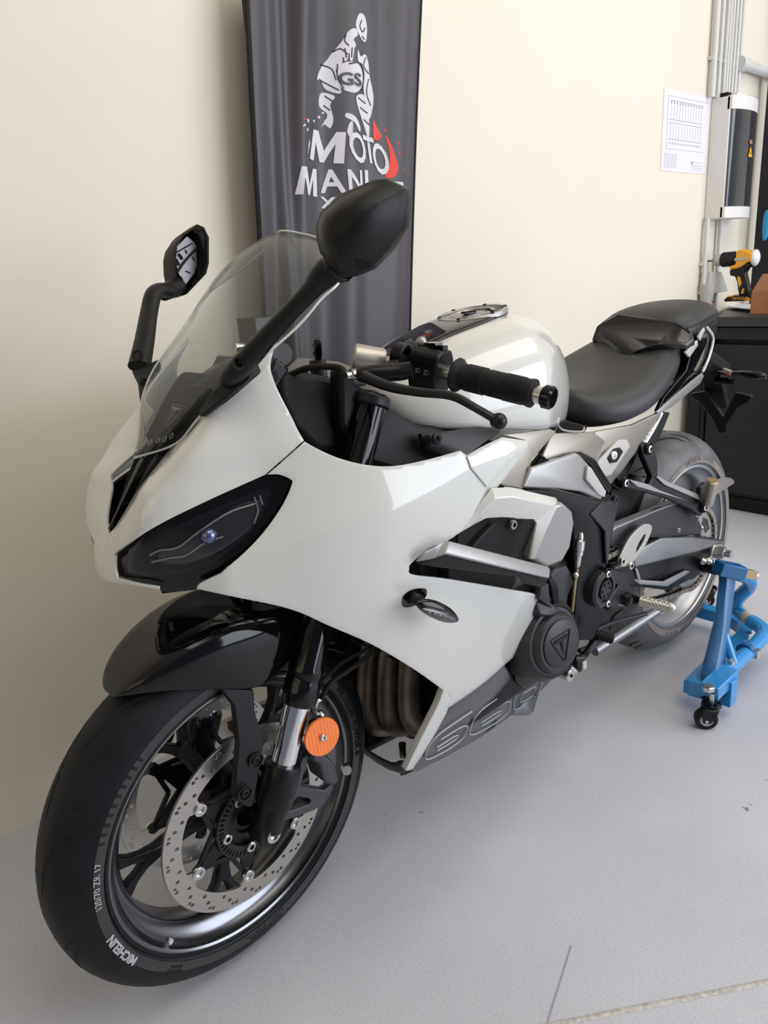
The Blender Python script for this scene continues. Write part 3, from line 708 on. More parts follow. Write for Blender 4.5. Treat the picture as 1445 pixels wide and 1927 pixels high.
def disc(par, c, y, sgn):
    D = empty_part('brake_disc', par)
    g = G(); loops = [circle((0, 0), .155, 140)]
    inn = []
    for k in range(180):
        a = 2*pi*k/180; d = min(abs((a-R(40)+pi/6*0+2*pi) % (pi/3)), abs(pi/3-(a-R(40)+2*pi) % (pi/3))); rr_ = .1235-.016*math.exp(-(d/.085)**4); inn.append((rr_*cos(a), rr_*sin(a)))
    loops.append(inn)
    for k in range(60):
        a = 2*pi*k/60; r = (.1475, .1395, .1315)[k % 3]; loops.append(circle((r*cos(a), r*sin(a)), .0032, 10))
        if k % 3 == 0: a += .05; loops.append(circle((.1475*cos(a+.0), .1475*sin(a)), .0026, 10))
    g.plate(loops, (c+np.array((0, y, 0)), (1, 0, 0), (0, 0, 1), (0, sgn, 0)), .0045, 'disc_steel', .0004); g.obj('disc_ring', D, recalc=False, smooth=30)
    # carrier: six arms with triangular windows
    g = G(); loops = [[]]; N = 6
    for k in range(N):
        a = R(40)+2*pi*k/N
        for dr, da in ((.050, -.52), (.078, -.16), (.112, -.075), (.116, 0), (.112, .075), (.078, .16)): loops[0].append((dr*cos(a+da), dr*sin(a+da)))
    loops.append(circle((0, 0), .028, 30))
    g.plate(loops, (c+np.array((0, y-.002*sgn, 0)), (1, 0, 0), (0, 0, 1), (0, sgn, 0)), .005, 'black_satin', .0006)
    for k in range(N):
        a = R(40)+2*pi*k/N; b = a+2*pi/N
        p1 = ang(c, .108, a, y-.002*sgn); p2 = ang(c, .066, a+.55, y-.002*sgn); g.bar(p1, p2, .008, .005, 'black_satin', up=YV)
        p3 = ang(c, .108, b, y-.002*sgn); g.bar(p3, p2, .008, .005, 'black_satin', up=YV)
    g.obj('carrier', D, bevel=.0008)
    for k in range(N):
        a = R(40)+2*pi*k/N; g = G(); p = ang(c, .1085, a, y+.001*sgn)
        g.lathe([(0, .0105), (.004, .0105), (.005, .0095), (.005, .006), (.002, .0055), (.002, 0)], p, (0, sgn, 0), 'bolt', 24); g.obj('disc_bobbin', D)
    return D
disc(FW, AX, .068, 1); disc(FW, AX, -.068, -1)
g = G(); loops = [circle((0, 0), .066, 60), circle((0, 0), .046, 40)]
for k in range(48):
    a = 2*pi*k/48; e = np.array((cos(a), sin(a))); t = np.array((-sin(a), cos(a))); loops.append([tuple(e*r+t*w) for r, w in ((.054, -.0014), (.063, -.0016), (.063, .0016), (.054, .0014))])
g.plate(loops, (AX+np.array((0, .0735, 0)), (1, 0, 0), (0, 0, 1), (0, 1, 0)), .003, 'dark_metal'); g.obj('sensor_ring', FW, recalc=False)
for k in range(5):
    a = R(-6.3+72*k); g = G(); g.bolt(ang(AX, .050, a, .075), YV, .0085, h=.005); g.obj('hub_bolt', FW)
g = G(); a = R(-46); g.cyl(ang(AX, .2205, a, .040), ang(AX, .214, a, .040), .004, 'white_plastic'); g.obj('air_valve', FW)
# ------------------------------------------------------------------ fork
FK = empty_part('front_fork', BIKE)
FA = SAX; f0 = np.array((-.006, 0, .30))   # the leg line passes just behind the axle
for s in (1, -1):
    L = empty_part('fork_leg', BIKE); c = f0+np.array((0, s*.108, 0))
    at = lambda t, c=c: c+FA*t
    g = G(); g.lathe([(.015, .0), (.015, .022), (.04, .029), (.085, .0300), (.100, .0290), (.104, .0275), (.104, 0)], c, FA, 'black_satin', 40); g.obj('axle_casting', L)
    g = G(); g.cyl(at(.09), at(.24), .0205, 'chrome', n=48); g.obj('chrome_tube', L, label='bare chrome fork tube')
    g = G(); g.lathe([(.200, 0), (.200, .0265), (.206, .0285), (.236, .0285), (.240, .027), (.246, .0265), (.252, .0285), (.258, .0285), (.264, .026), (.69, .026), (.695, .0245), (.70, 0)], c, FA, 'black_gloss', 48); g.obj('outer_tube', L)
    g = G(); g.lathe([(0, 0), (0, .021), (.002, .023), (.030, .023), (.034, .021), (.034, 0)], AX+np.array((0, s*.094, 0)), (0, s, 0), 'black_satin', 32)
    g.tube([AX+np.array((0, s*.112, 0)), c+FA*.06+np.array((0, 0, 0))], [.024, .026], 'black_satin', 16, sm=False); g.obj('axle_clamp', L, smooth=50)
    g = G(); g.lathe([(0, .013), (.004, .013), (.005, .012), (.005, .008), (.001, .0075), (.001, 0)], AX+np.array((0, s*.128, 0)), (0, s, 0), 'bolt', 24); g.obj('axle_bolt', L, label='bright axle bolt')
g = G()
for s in (1, -1):
    for t, th in ((.675, .018), (.50, .034)):
        g.lathe([(0, .026), (0, .030), (th, .030), (th, .026)], f0+np.array((0, s*.108, 0))+FA*t, FA, 'dark_metal', 32)
for t, th, m_ in ((.675, .018, 'black_matt'), (.50, .034, 'black_matt')):
    p = f0+FA*(t+th/2); fwd = np.array((cos(RK), 0, sin(RK)))
    q = [p+fwd*a+np.array((0, b, 0))-FA*th/2 for a, b in ((.03, -.10), (.035, 0), (.03, .10), (-.02, .10), (-.055, .03), (-.055, -.03), (-.02, -.10))]
    g.prism(q, FA*th, m_)
g.obj('fork_yokes', BIKE, bevel=.003)
# caliper and its bracket
CL = empty_part('brake_caliper', BIKE)
def Pf(u, v, y): return P(u, v, y=y)
g = G(); XF[0] = None
def fslab(g, pts, y, th, m):
    v = [P(u, w, y=y) for u, w in pts]; g.prism(v, (0, -th, 0), m)
br = [[(P(u, v, y=.113)[0], P(u, v, y=.113)[2]) for u, v in lp] for lp in ([(536, 1500), (552, 1470), (575, 1418), (583, 1422), (571, 1460), (566, 1480), (610, 1487), (622, 1478), (628, 1482), (612, 1512), (590, 1526), (536, 1545), (528, 1540)], [(560, 1500), (582, 1503), (586, 1508), (582, 1514), (545, 1526), (541, 1524)])]
g.plate(br, ((0, .105, 0), (1, 0, 0), (0, 0, 1), (0, 1, 0)), .016, 'caliper', .002); g.obj('bracket', CL, recalc=False)
g = G(); fslab(g, [(586, 1420), (598, 1412), (622, 1428), (632, 1440), (636, 1455), (638, 1472), (628, 1480), (612, 1474), (606, 1455), (602, 1440), (592, 1434)], .128, .045, 'caliper'); g.obj('caliper_body', CL, bevel=.005, seg=3)
g = G(); a = P(641, 1450, y=.125); g.cyl(a-np.array((.01, 0, 0)), a+np.array((-.004, .012, .004)), .008, 'bolt'); g.obj('bleed_cap', CL)
g = G(); c = P(602, 1345, y=.11); g.ball(c, .008, 'bolt', 10); g.tube([c, P(594, 1340, y=.112), P(596, 1322, y=.112), P(604, 1316, y=.112)], .003, 'bolt', 8); g.obj('banjo_bolt', CL)
g = G(); a = P(607, 1387, y=.146); nrm = np.array((.10, .98, .12)); nrm /= np.linalg.norm(nrm)
g.lathe([(0, 0), (0, .0300), (.004, .0310), (.006, .0302), (.006, 0)], a-nrm*.006, nrm, 'orange_reflector', 64); RF = g.obj('reflector', BIKE, label='round orange reflector')
g = G(); g.lathe([(0, .0055), (.004, .0055), (.005, .0045), (.005, .003), (.002, .0028), (.002, 0)], a, nrm, 'bolt', 20); g.obj('reflector_bolt', RF)
g = G(); e1 = np.cross(nrm, (0, 0, 1)); e1 /= np.linalg.norm(e1); e2 = np.cross(nrm, e1)
mat('reflector_ridge', (.88, .165, .008), .3, coat=1)
for k in range(-9, 10):
    x = k*.003; h = math.sqrt(.029**2-x*x)
    if k % 2 == 0: g.bar(a+e1*x-e2*h+nrm*.0001, a+e1*x+e2*h+nrm*.0001, .0008, .0006, 'reflector_ridge', up=nrm)
g.obj('reflector_ridges', RF)
g = G(); g.box(a-nrm*.014, (.02, .016, .05), 'black_satin'); g.bar(a-nrm*.014, P(570, 1420, y=.11), .012, .008, 'black_satin'); g.obj('reflector_bracket', BIKE)
# brake hoses
g = G(); g.tube([P(604, 1316, y=.112), P(622, 1285, y=.115), P(655, 1262, y=.12), P(690, 1235, y=.12), P(720, 1195, y=.10), P(735, 1150, y=.08)], .0042, 'rubber', 10)
g.tube([P(596, 1330, y=.112), P(590, 1300, y=.10), P(640, 1250, y=.10), P(690, 1220, y=.10), P(715, 1180, y=.08)], .0036, 'rubber', 10); g.obj('brake_hose', BIKE)
# ------------------------------------------------------------------ front mudguard
XF[0] = steer
MG = empty_part('front_mudguard', BIKE)
secs = []; 
ths = np.radians([60.5, 62, 66, 73, 82, 91, 98, 106, 114, 124, 134, 140])
half = [.012, .030, .050, .070, .083, .092, .098, .094, .086, .080, .074, .070]
rad = [.318, .324, .333, .343, .349, .351, .351, .349, .346, .342, .337, .334]
skirt = [.004, .010, .024, .056, .090, .112, .118, .098, .072, .056, .045, .04]
for th, hw, r, sk in zip(ths, half, rad, skirt):
    row = []
    for f, d in ((-1, 1), (-1.0, .55), (-.93, .22), (-.75, .08), (-.45, .015), (0, 0), (.45, .015), (.75, .08), (.93, .22), (1.0, .55), (1, 1)): row.append(ang(AX, r-(d*sk if d > .3 else d*min(sk, .06)), th, f*hw))
    secs.append(row)
g = G(); g.loft(secs, 'black_gloss', caps=False, closed=False); g.obj('mudguard_shell', MG, sub=2, solid=.0035)
for s in (1, -1):
    XF[0] = None
    top = [(412, 1293, .083), (478, 1298, .100), (480, 1340, .108), (498, 1395, .116), (478, 1515, .128), (470, 1521, .128), (452, 1512, .128), (440, 1500, .126), (448, 1400, .110), (440, 1330, .096)]
    v = np.array([P(u, w, y=y) for u, w, y in top])
    if s < 0:
        q = unsteer(v); q[:, 1] *= -1; v = (q-SG) @ STEER.T+SG
    g = G(); g.prism(v, (0, -.012*s, 0), 'black_satin'); ML = g.obj('mudguard_stay', MG, bevel=.0025)
    for u, w, y in ((482, 1431, .121), (461, 1493, .130)):
        c = P(u, w, y=y)
        if s < 0: q = unsteer(c); q[1] *= -1; c = (q-SG) @ STEER.T+SG
        g = G(); g.lathe([(0, .0125), (.0015, .0125), (.0015, .010), (-.002, .0095)], c, (0, s, 0), 'black_gloss', 24); g.bolt(c-np.array((0, .001*s, 0)), (0, s, 0), .007, 'black_matt', h=.003); g.obj('mudguard_bolt', MG)
    XF[0] = steer
XF[0] = None

# ------------------------------------------------------------------ rear wheel
XF[0] = lifted
RA = np.array([-1.4256, 0, .315]); RW = empty_part('rear_wheel', BIKE)
mat('tyre_rear', (.11, .11, .112), .5, var=.25, vscale=18, bump=.25, bscale=700)  # paler than the front: dust, with light from above put into the colour
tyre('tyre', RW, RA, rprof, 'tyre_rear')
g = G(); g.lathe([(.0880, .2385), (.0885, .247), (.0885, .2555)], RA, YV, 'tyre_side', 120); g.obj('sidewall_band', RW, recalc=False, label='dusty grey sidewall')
g = G()
for k in range(10):
    for s in (1, -1):
        o = k*2*pi/10+(0 if s > 0 else pi/10)
        groove(g, RA, rprof, [(o, s*.008), (o+.14, s*.02), (o+.26, s*.04), (o+.33, s*.062)], .0028, .0014)
        groove(g, RA, rprof, [(o+.30, s*.022), (o+.40, s*.045), (o+.43, s*.066)], .0022, .0014)
g.obj('tread_grooves', RW, recalc=False)
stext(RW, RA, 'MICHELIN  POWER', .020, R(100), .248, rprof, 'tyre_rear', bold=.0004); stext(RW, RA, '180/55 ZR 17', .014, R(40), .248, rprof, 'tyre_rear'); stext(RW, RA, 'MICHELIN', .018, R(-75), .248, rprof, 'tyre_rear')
g = G()
for k in range(16):
    a = R(-88-k*2.1); g.bar(ang(RA, .243, a, .0885), ang(RA, .259, a, .0880), .0020, .0014, 'tyre_groove', up=YV)
g.obj('sidewall_ribs', RW)
mat('rear_rim', (.50, .50, .52), .38, metal=.9)
g = G()
barr = [(.0815, .2325), (.0825, .2265), (.080, .2235), (.072, .2235), (.068, .2200), (.062, .2190), (.052, .2070), (.040, .1990), (-.040, .1990), (-.052, .2070), (-.062, .2190), (-.068, .2200), (-.072, .2235), (-.080, .2235), (-.0825, .2265), (-.0815, .2325), (-.07, .229), (.07, .229)]
g.lathe(barr, RA, YV, 'rear_rim', 140, close=True); g.obj('rim', RW, smooth=45)
spokes(RW, RA, 0, R(20), .20, 'black_satin', w0=.034)
g = G(); g.lathe([(-.09, .02), (-.09, .04), (-.03, .055), (.03, .055), (.085, .045), (.085, .02)], RA, YV, 'black_satin', 40); g.obj('hub', RW)
# rear brake disc (far side)
g = G(); g.plate([circle((0, 0), .11, 80), circle((0, 0), .075, 60)], (RA+np.array((0, -.10, 0)), (1, 0, 0), (0, 0, 1), (0, 1, 0)), .005, 'disc_steel'); g.obj('rear_brake_disc', RW, recalc=False)
# sprocket and chain
def sprocket(par, c, y, r, n, m, holes, th=.006, nm='sprocket'):
    g = G(); lp = []
    for k in range(n):
        a = 2*pi*k/n
        for da, rr_ in ((-.35, .972), (-.15, 1.02), (.15, 1.02), (.35, .972)): lp.append((r*rr_*cos(a+da*2*pi/n), r*rr_*sin(a+da*2*pi/n)))
    g.plate([lp]+holes, (c+np.array((0, y, 0)), (1, 0, 0), (0, 0, 1), (0, 1, 0)), th, m, .0005); return g.obj(nm, par, recalc=False)
hs = [circle((0, 0), .045, 30)]
for k in range(6):
    a = 2*pi*k/6+.3; hs.append([tuple(np.array((cos(a+d), sin(a+d)))*r) for d, r in ((-.34, .068), (-.36, .092), (0, .096), (.36, .092), (.34, .068), (0, .064))])
SPY = .105; sprocket(RW, RA, SPY, .113, 43, 'steel', hs, nm='rear_sprocket')
for k in range(6):
    a = 2*pi*k/6+.3+pi/6; g = G(); g.cyl(ang(RA, .062, a, SPY-.02), ang(RA, .062, a, SPY+.010), .009, 'bolt', 6); g.ball(ang(RA, .062, a, SPY+.010), .006, 'bolt', 8); g.obj('sprocket_nut', RW)
XF[0] = None
RAl = lifted(RA[None])[0]
FS = np.array([-.905, 0, .405]); r1, r2 = .116, .042
def chain_path():
    d = FS-RAl; L = math.hypot(d[0], d[2]); th = math.atan2(d[2], d[0]); al = math.acos((r1-r2)/L); P_ = []
    a0, a1 = th+al, th+2*pi-al     # around the rear sprocket, anticlockwise seen from +y mirrored plane
    for k in range(30): a = a0+(a1-a0)*k/29; P_.append(np.array((RAl[0]+r1*cos(a), SPY, RAl[2]+r1*sin(a))))
    for k in range(16): a = th-al+(2*al)*k/15; P_.append(np.array((FS[0]+r2*cos(a), SPY, FS[2]+r2*sin(a))))
    return np.array(P_+[P_[0]])
cp = chain_path(); sl = np.concatenate([[0], np.cumsum(np.linalg.norm(np.diff(cp, axis=0), axis=1))]); NL = int(round(sl[-1]/.015875)); NL += NL % 2
cen = [np.array([np.interp(sl[-1]*k/NL, sl, cp[:, i]) for i in range(3)]) for k in range(NL)]
sag = lambda q: q-np.array((0, 0, .022*max(0, 1-((q[0]+1.16)/.22)**2))) if q[2] < .36 else q
cen = [sag(q) for q in cen]
CH = empty_part('drive_chain', BIKE); proto = {}
for k in range(NL):
    a, b = cen[k], cen[(k+1) % NL]; wide = k % 2
    if wide not in proto:
        g = G(); lp = []
        L = .015875
        for j in range(24):
            t = 2*pi*j/24; lp.append((L/2*(1 if cos(t) > 0 else -1)*(1 if abs(cos(t)) > .25 else abs(cos(t))/.25)+.0068*cos(t), .0068*sin(t)*(1 if abs(cos(t)) > .3 else .85)))
        for s in (1, -1): g.plate([lp], (np.array((0, s*(.0088 if wide else .0064), 0)), (1, 0, 0), (0, 0, 1), (0, s, 0)), .002, 'chain_metal')
        if wide:
            for s in (-1, 1): g.cyl((s*L/2, -.0105, 0), (s*L/2, .0105, 0), .0027, 'bolt', 10)
        else:
            for s in (-1, 1): g.cyl((s*L/2, -.0054, 0), (s*L/2, .0054, 0), .005, 'dark_metal', 10)
        o = g.obj('chain_link', CH, recalc=False); o.data.transform(Matrix.Translation(Vector(rt_loc(BIKE)))); proto[wide] = o
    else:
        o = proto[wide].copy(); COL.objects.link(o)
    d = b-a; c = (a+b)/2; o.location = Vector(c)-Vector(rt_loc(BIKE)); o.rotation_euler = (0, -math.atan2(d[2], d[0]), 0)
print('links', NL)
# ================================================================== bodywork
def sideY(x, z):
    yw = pch(x, [-.8, -.7, -.6, -.5, -.4, -.3, -.2, -.15, -.1, -.05, 0, .02, .05, .08, .12], [.205, .22, .24, .255, .262, .262, .25, .235, .215, .19, .165, .155, .13, .10, .06])
    zc = .75+.2*np.clip(.02-x, -.1, .37); d = z-zc
    up = np.where(d > 0, -.40*np.maximum(d-.006, 0), 0); dn = np.where(d < 0, -.38*d*d, 0)
    return yw+up+dn
def Fside(p): return p[..., 1]-sideY(p[..., 0], p[..., 2])
ZL = np.array([.66, .70, .74, .80, .86, .90, .94, .98, 1.04])
CX0_ = -.22
secp = [
 [(.085, 0), (.08, .03), (.065, .06), (.04, .095), (.0, .13), (-.05, .165), (-.1, .20), (-.2, .235)],
 [(.116, 0), (.110, .03), (.095, .06), (.065, .097), (.02, .135), (-.04, .175), (-.1, .205), (-.2, .24)],
 [(.124, 0), (.121, .03), (.110, .06), (.082, .097), (.032, .138), (-.03, .175), (-.1, .208), (-.2, .24)],
 [(.100, 0), (.104, .03), (.108, .06), (.098, .092), (.045, .128), (-.035, .163), (-.1, .193), (-.2, .228)],
 [(.055, 0), (.062, .03), (.074, .06), (.081, .092), (.040, .122), (-.05, .152), (-.1, .175), (-.2, .208)],
 [(.005, 0), (.010, .03), (.021, .06), (.036, .095), (.020, .120), (-.05, .146), (-.1, .166), (-.2, .195)],
 [(-.040, 0), (-.034, .03), (-.025, .06), (-.010, .092), (-.014, .110), (-.06, .135), (-.1, .152), (-.2, .178)],
 [(-.06, 0), (-.055, .03), (-.048, .065), (-.038, .092), (-.05, .112), (-.08, .132), (-.12, .148), (-.2, .165)],
 [(-.10, 0), (-.09, .04), (-.085, .075), (-.095, .098), (-.11, .115), (-.13, .128), (-.15, .138), (-.2, .150)]]
TH = np.linspace(0, pi/2*1.02, 41); RT = []
for sc in secp:
    c = cat(sc+[(-.35, sc[-1][1]+.02)], 12); th = np.arctan2(c[:, 1], c[:, 0]-CX0_); r_ = np.hypot(c[:, 1], c[:, 0]-CX0_); RT.append(np.interp(TH, th, r_))
RT = np.array(RT)
def Fcowl(p):
    x, y, z = p[..., 0]-CX0_, np.abs(p[..., 1]), p[..., 2]; th = np.arctan2(y, x); r = np.hypot(x, y)
    i = np.clip(np.searchsorted(ZL, z)-1, 0, len(ZL)-2); t = np.clip((z-ZL[i])/(ZL[i+1]-ZL[i]), -.5, 1.5)
    f = np.clip(th/TH[-1]*40, 0, 39.999); j = f.astype(int); q = f-j
    def row(k): k = np.clip(k, 0, len(ZL)-1); return RT[k, j]*(1-q)+RT[k, j+1]*q
    a, b, c, d = row(i-1), row(i), row(i+1), row(i+2); tc = np.clip(t, 0, 1)
    v = .5*((2*b)+(c-a)*tc+(2*a-5*b+4*c-d)*tc*tc+(3*b-a-3*c+d)*tc**3)+(t-tc)*(c-b)
    return r-v
def shift(F, d): return lambda p: F(p)-d
NC = empty_part('nose_cowl', BIKE)
cowl = [(207, 1003, 1), (197, 1003, 1), (186, 1010, 1), (178, 1045), (174, 1086, 1), (191, 1091, 1), (217, 1097), (300, 1110, 1), (299, 1106, 1), (258, 1099), (220, 1088, 1), (216, 1068), (216, 1046, 1), (222, 1036), (300, 987), (400, 938), (500, 893, 1), (540, 857), (572, 829, 1), (560, 808), (548, 783), (528, 745), (514, 712), (509, 690), (513, 664), (522, 640, 1), (500, 660), (440, 722), (378, 783, 1), (345, 824), (322, 842, 1), (300, 870), (262, 918), (222, 983), (213, 995)]
panel('left_cowl_half', cowl, Fcowl, 'white_gloss', NC, t=.004, step=8, mirror='right_cowl_half', clip=True)
SF = empty_part('side_fairing', BIKE)
side = [(370, 1108, 1), (373, 1101), (385, 1094), (415, 1080, 1), (470, 1030), (505, 990), (533, 948), (549, 912), (547, 902), (525, 893), (503, 893, 1), (540, 861), (573, 831, 1), (600, 846), (640, 863), (690, 875), (740, 877), (800, 866), (866, 848, 1), (878, 857, 1), (912, 838), (945, 823, 1), (990, 829, 1), (993, 836), (985, 850), (930, 925), (862, 1004), (810, 1032), (776, 1058), (770, 1070), (778, 1082), (850, 1091), (1004, 1117, 1), (1021, 1131), (1020, 1145), (965, 1238, 1), (905, 1289), (843, 1333, 1), (846, 1311), (835, 1299, 1), (775, 1257), (700, 1213), (620, 1178), (545, 1146), (430, 1121)]
panel('side_panel', side, Fside, 'white_gloss', SF, t=.005, step=9, mirror='side_panel')
# raised upper blade
bl = [(879, 859, 1), (912, 841), (947, 825, 1), (987, 832, 1), (984, 842), (950, 880), (917, 917, 1), (888, 882, 1)]
panel('upper_blade', bl, shift(Fside, .0028), 'white_gloss', SF, t=.003, step=8, mirror='upper_blade')
# grey belly panel
belly = [(845, 1334, 1), (905, 1290), (950, 1252, 1), (968, 1284, 1), (985, 1283), (1022, 1276, 1), (1036, 1281), (985, 1330, 1), (900, 1390), (785, 1452, 1), (772, 1449, 1), (815, 1380)]
panel('belly_panel', belly, shift(Fside, -.001), 'belly_grey', SF, t=.004, step=9, mirror='belly_panel', label='dark grey belly panel with outlined numerals')
lip = [(835, 1299, 1), (846, 1311), (843, 1336), (808, 1400), (776, 1449, 1), (763, 1451, 1), (790, 1395), (823, 1330), (830, 1312)]
panel('front_lip', lip, shift(Fside, .0015), 'white_gloss', SF, t=.012, step=7, mirror='front_lip')
# numerals on the belly panel
def dec(g, pts, w, F, m, lift=.0012, mirror=False):
    v = hit(np.array(cat([q[:2] for q in pts], 5)), F); v = v+np.array((0, lift, 0)); g.tube(v, w, m, 6, sm=False)
def six(a, b, c, d, zero=False):
    """outlined figure inside the slanted cell a (upper left), b (upper right), c (lower right), d (lower left)"""
    a, b, c, d = [np.array(q, float) for q in (a, b, c, d)]
    M = lambda x, y: tuple((a*(1-x)+b*x)*(1-y)+(d*(1-x)+c*x)*y)
    out = [M(*q) for q in ((1.0, .0), (.35, .0), (.12, .08), (.0, .3), (.0, .72), (.12, .94), (.35, 1.0), (.68, 1.0), (.90, .92), (1.0, .75), (1.0, .55), (.90, .42), (.68, .36), (.30, .36))]
    inn = [M(*q) for q in ((.26, .62), (.68, .60), (.78, .66), (.72, .76), (.30, .78))]
    if zero: out = [M(*q) for q in ((.30, 0), (.8, 0), (.96, .12), (1, .4), (1, .7), (.9, .92), (.65, 1), (.25, 1), (.06, .9), (0, .62), (0, .3), (.1, .08), (.30, 0))]; inn = [M(*q) for q in ((.3, .3), (.75, .28), (.74, .7), (.28, .72), (.3, .3))]
    return [out, inn]
n6 = six((812, 1388), (886, 1338), (872, 1392), (794, 1436))+six((893, 1342), (965, 1293), (955, 1346), (878, 1390))+six((972, 1298), (1022, 1276), (1008, 1312), (962, 1340), True)
for s in (1,):
    g = G()
    for l in n6:
        g = G(); dec(g, l, .0012, Fside, 'line_grey', lift=.0022); g.obj('outlined_numeral', SF, recalc=False)
# belly pan front (black) joining both sides below the headers
def q3(u, v, y): return P(u, v, y=y)
g = G()
A = [(764, 1450, .085), (748, 1469, .065), (706, 1446, 0)]
pa, pb, pc = [q3(*a) for a in A]
mir = lambda p: np.array(p)*(1, -1, 1)
def row(x, z, w, zt, wt): return [(x, -wt, zt), (x, -w, z), (x, 0, z-.004), (x, w, z), (x, wt, zt)]
print('pan', pa, pb, pc)
g.loft([row(-.318, .215, .066, .235, .080), row(-.326, .180, .070, .232, .086), row(-.350, .172, .078, .222, .096)], 'black_satin', caps=False, closed=False); g.obj('belly_pan', BIKE, solid=.005, sub=1)
for s_ in (1, -1):
    g = G(); g.loft([[(x, s_*a, z) , (x, s_*(a+b)/2, z+.012), (x, s_*b, zt)] for x, a, z, b, zt in ((-.346, .050, .172, .082, .220), (-.43, .055, .160, .088, .225), (-.52, .060, .155, .092, .23), (-.60, .060, .155, .092, .235))], 'black_satin', caps=False, closed=False); g.obj('belly_pan_side', BIKE, solid=.004)
# headlights
HL = empty_part('headlight', BIKE)
hl_out = [(217, 1087, 1), (215, 1066), (215, 1046, 1), (222, 1035), (300, 985), (400, 936), (495, 895, 1), (522, 892), (546, 902), (549, 911), (533, 948), (505, 990), (470, 1030), (415, 1081, 1), (385, 1095), (371, 1110, 1), (305, 1117, 1), (299, 1106, 1), (258, 1098)]
panel('headlight_housing', hl_out, shift(Fcowl, -.012), 'black_gloss', HL, t=.006, step=9, mirror='headlight_housing')
lens = [(232, 1070, 1), (228, 1056), (234, 1046), (300, 1008), (380, 968), (480, 925), (502, 921, 1), (508, 928), (500, 952), (480, 990), (440, 1030), (400, 1058), (350, 1078), (290, 1086), (240, 1082)]
panel('headlight_lens', lens, shift(Fcowl, -.003), 'lens_clear', HL, t=.003, step=10, mirror='headlight_lens')
refl = [(300, 1040), (345, 1022), (395, 985), (440, 955), (480, 942), (492, 946), (478, 985), (440, 1020), (390, 1048), (340, 1062), (305, 1060)]
panel('reflector_bowl', refl, shift(Fcowl, -.0085), 'smoked', HL, t=.002, step=10, mirror='reflector_bowl')
g = G()
for l in ([(282, 1045), (300, 1036), (335, 1030), (375, 1000), (430, 965), (480, 948)], [(285, 1058), (320, 1050), (350, 1045), (385, 1022), (420, 1010)], [(478, 935), (485, 960), (478, 985)], [(488, 932), (494, 950)]):
    v = hit(cat(l, 5), shift(Fcowl, -.0065)); g.tube(v, .0012, 'silver_satin', 6, sm=False)
g.obj('light_guide', HL)
c = hit([(392, 1008)], shift(Fcowl, -.014))[0]; g = G(); g.ball(c, .012, 'lens_blue', 16); LB = g.obj('projector_lens', HL, label='bluish projector lens')
# nose intake: black centre vent and inner shroud under the screen
def Fvent(p):
    x, y, z = p[..., 0], np.abs(p[..., 1]), p[..., 2]
    xc = pch(z, [.78, .80, .85, .89, .93, .97, 1.02], [.105, .094, .060, .030, -.01, -.06, -.14]); return x-(xc+.10*np.minimum(y, .03)-.8*np.maximum(y-.05, 0)**1.3*3)
vent = [(207, 1004, 1), (222, 984), (262, 918), (300, 870), (345, 824), (380, 782), (430, 740), (460, 715), (440, 700), (390, 745), (340, 770), (300, 800), (262, 850), (240, 872), (215, 940), (203, 985)]
g = G(); rows = []
for z in (.785, .80, .82, .85, .88, .91, .94, .965, .985):
    xc = float(np.interp(z, [.785, .80, .84, .874, .907, .945, .99], [.095, .088, .057, .033, -.004, -.045, -.10])); hw = np.interp(z, [.785, .80, .84, .874, .907, .945, .99], [.002, .016, .036, .048, .062, .088, .108])
    rows.append([(xc+.004*abs(f), f*hw, z) for f in (-1, -.75, -.5, -.25, 0, .25, .5, .75, 1)])
g.loft(rows, 'black_satin', caps=False, closed=False); g.obj('inner_shroud', NC, sub=2, solid=.003)
g = G(); rows = []
for k, z in enumerate((.80, .82, .85, .88, .905)):
    xc = float(np.interp(z, [.80, .84, .874, .907], [.098, .068, .045, .012])); w = np.interp(z, [.80, .905], [.003, .012])
    rows.append([(xc-.006, -w, z), (xc+.006, -w*.6, z), (xc+.006, w*.6, z), (xc-.006, w, z)])
g.loft(rows, 'black_gloss'); g.obj('nose_vent_blade', NC, bevel=.001)
# ridge with emblem on the shroud
g = G(); rows = []
for z in (.895, .92, .95, .97):
    xc = float(np.interp(z, [.874, .907, .945, .99], [.040, .004, -.036, -.09])); w = np.interp(z, [.895, .97], [.018, .028])
    rows.append([(xc-.006, -w, z-.004), (xc+.006, -w, z+.002), (xc+.006, w, z+.002), (xc-.006, w, z-.004)])
g.loft(rows, 'black_satin'); g.obj('shroud_ridge', NC, bevel=.002)
def emblem(g, o, ex, ey, en, s, m='black_dark', w=.0012):
    """rounded triangle with the T strokes inside"""
    o, ex, ey, en = [np.array(a, float) for a in (o, ex, ey, en)]; T_ = lambda a, b: o+ex*a*s+ey*b*s
    tri = [(-.5, .35), (.5, .35), (.46, .24), (.05, -.62), (-.05, -.62), (-.46, .24)]
    g.tube([T_(*a) for a in tri+[tri[0]]], w, m, 6, sm=False)
    g.prism([T_(*a)+en*.0004 for a in ((-.36, .24), (.36, .24), (.30, .12), (.06, .12), (.0, -.38), (-.06, .12), (-.30, .12))], en*.0012, m)
g = G(); ex = np.array((0, 1, 0.)); ey = np.array((-.66, 0, .75)); en = np.array((.75, 0, .66))
emblem(g, np.array((-.020, .0, .938))+en*.002, ex, ey, en, .036, 'silver_satin', .0006); g.obj('cowl_emblem', NC)
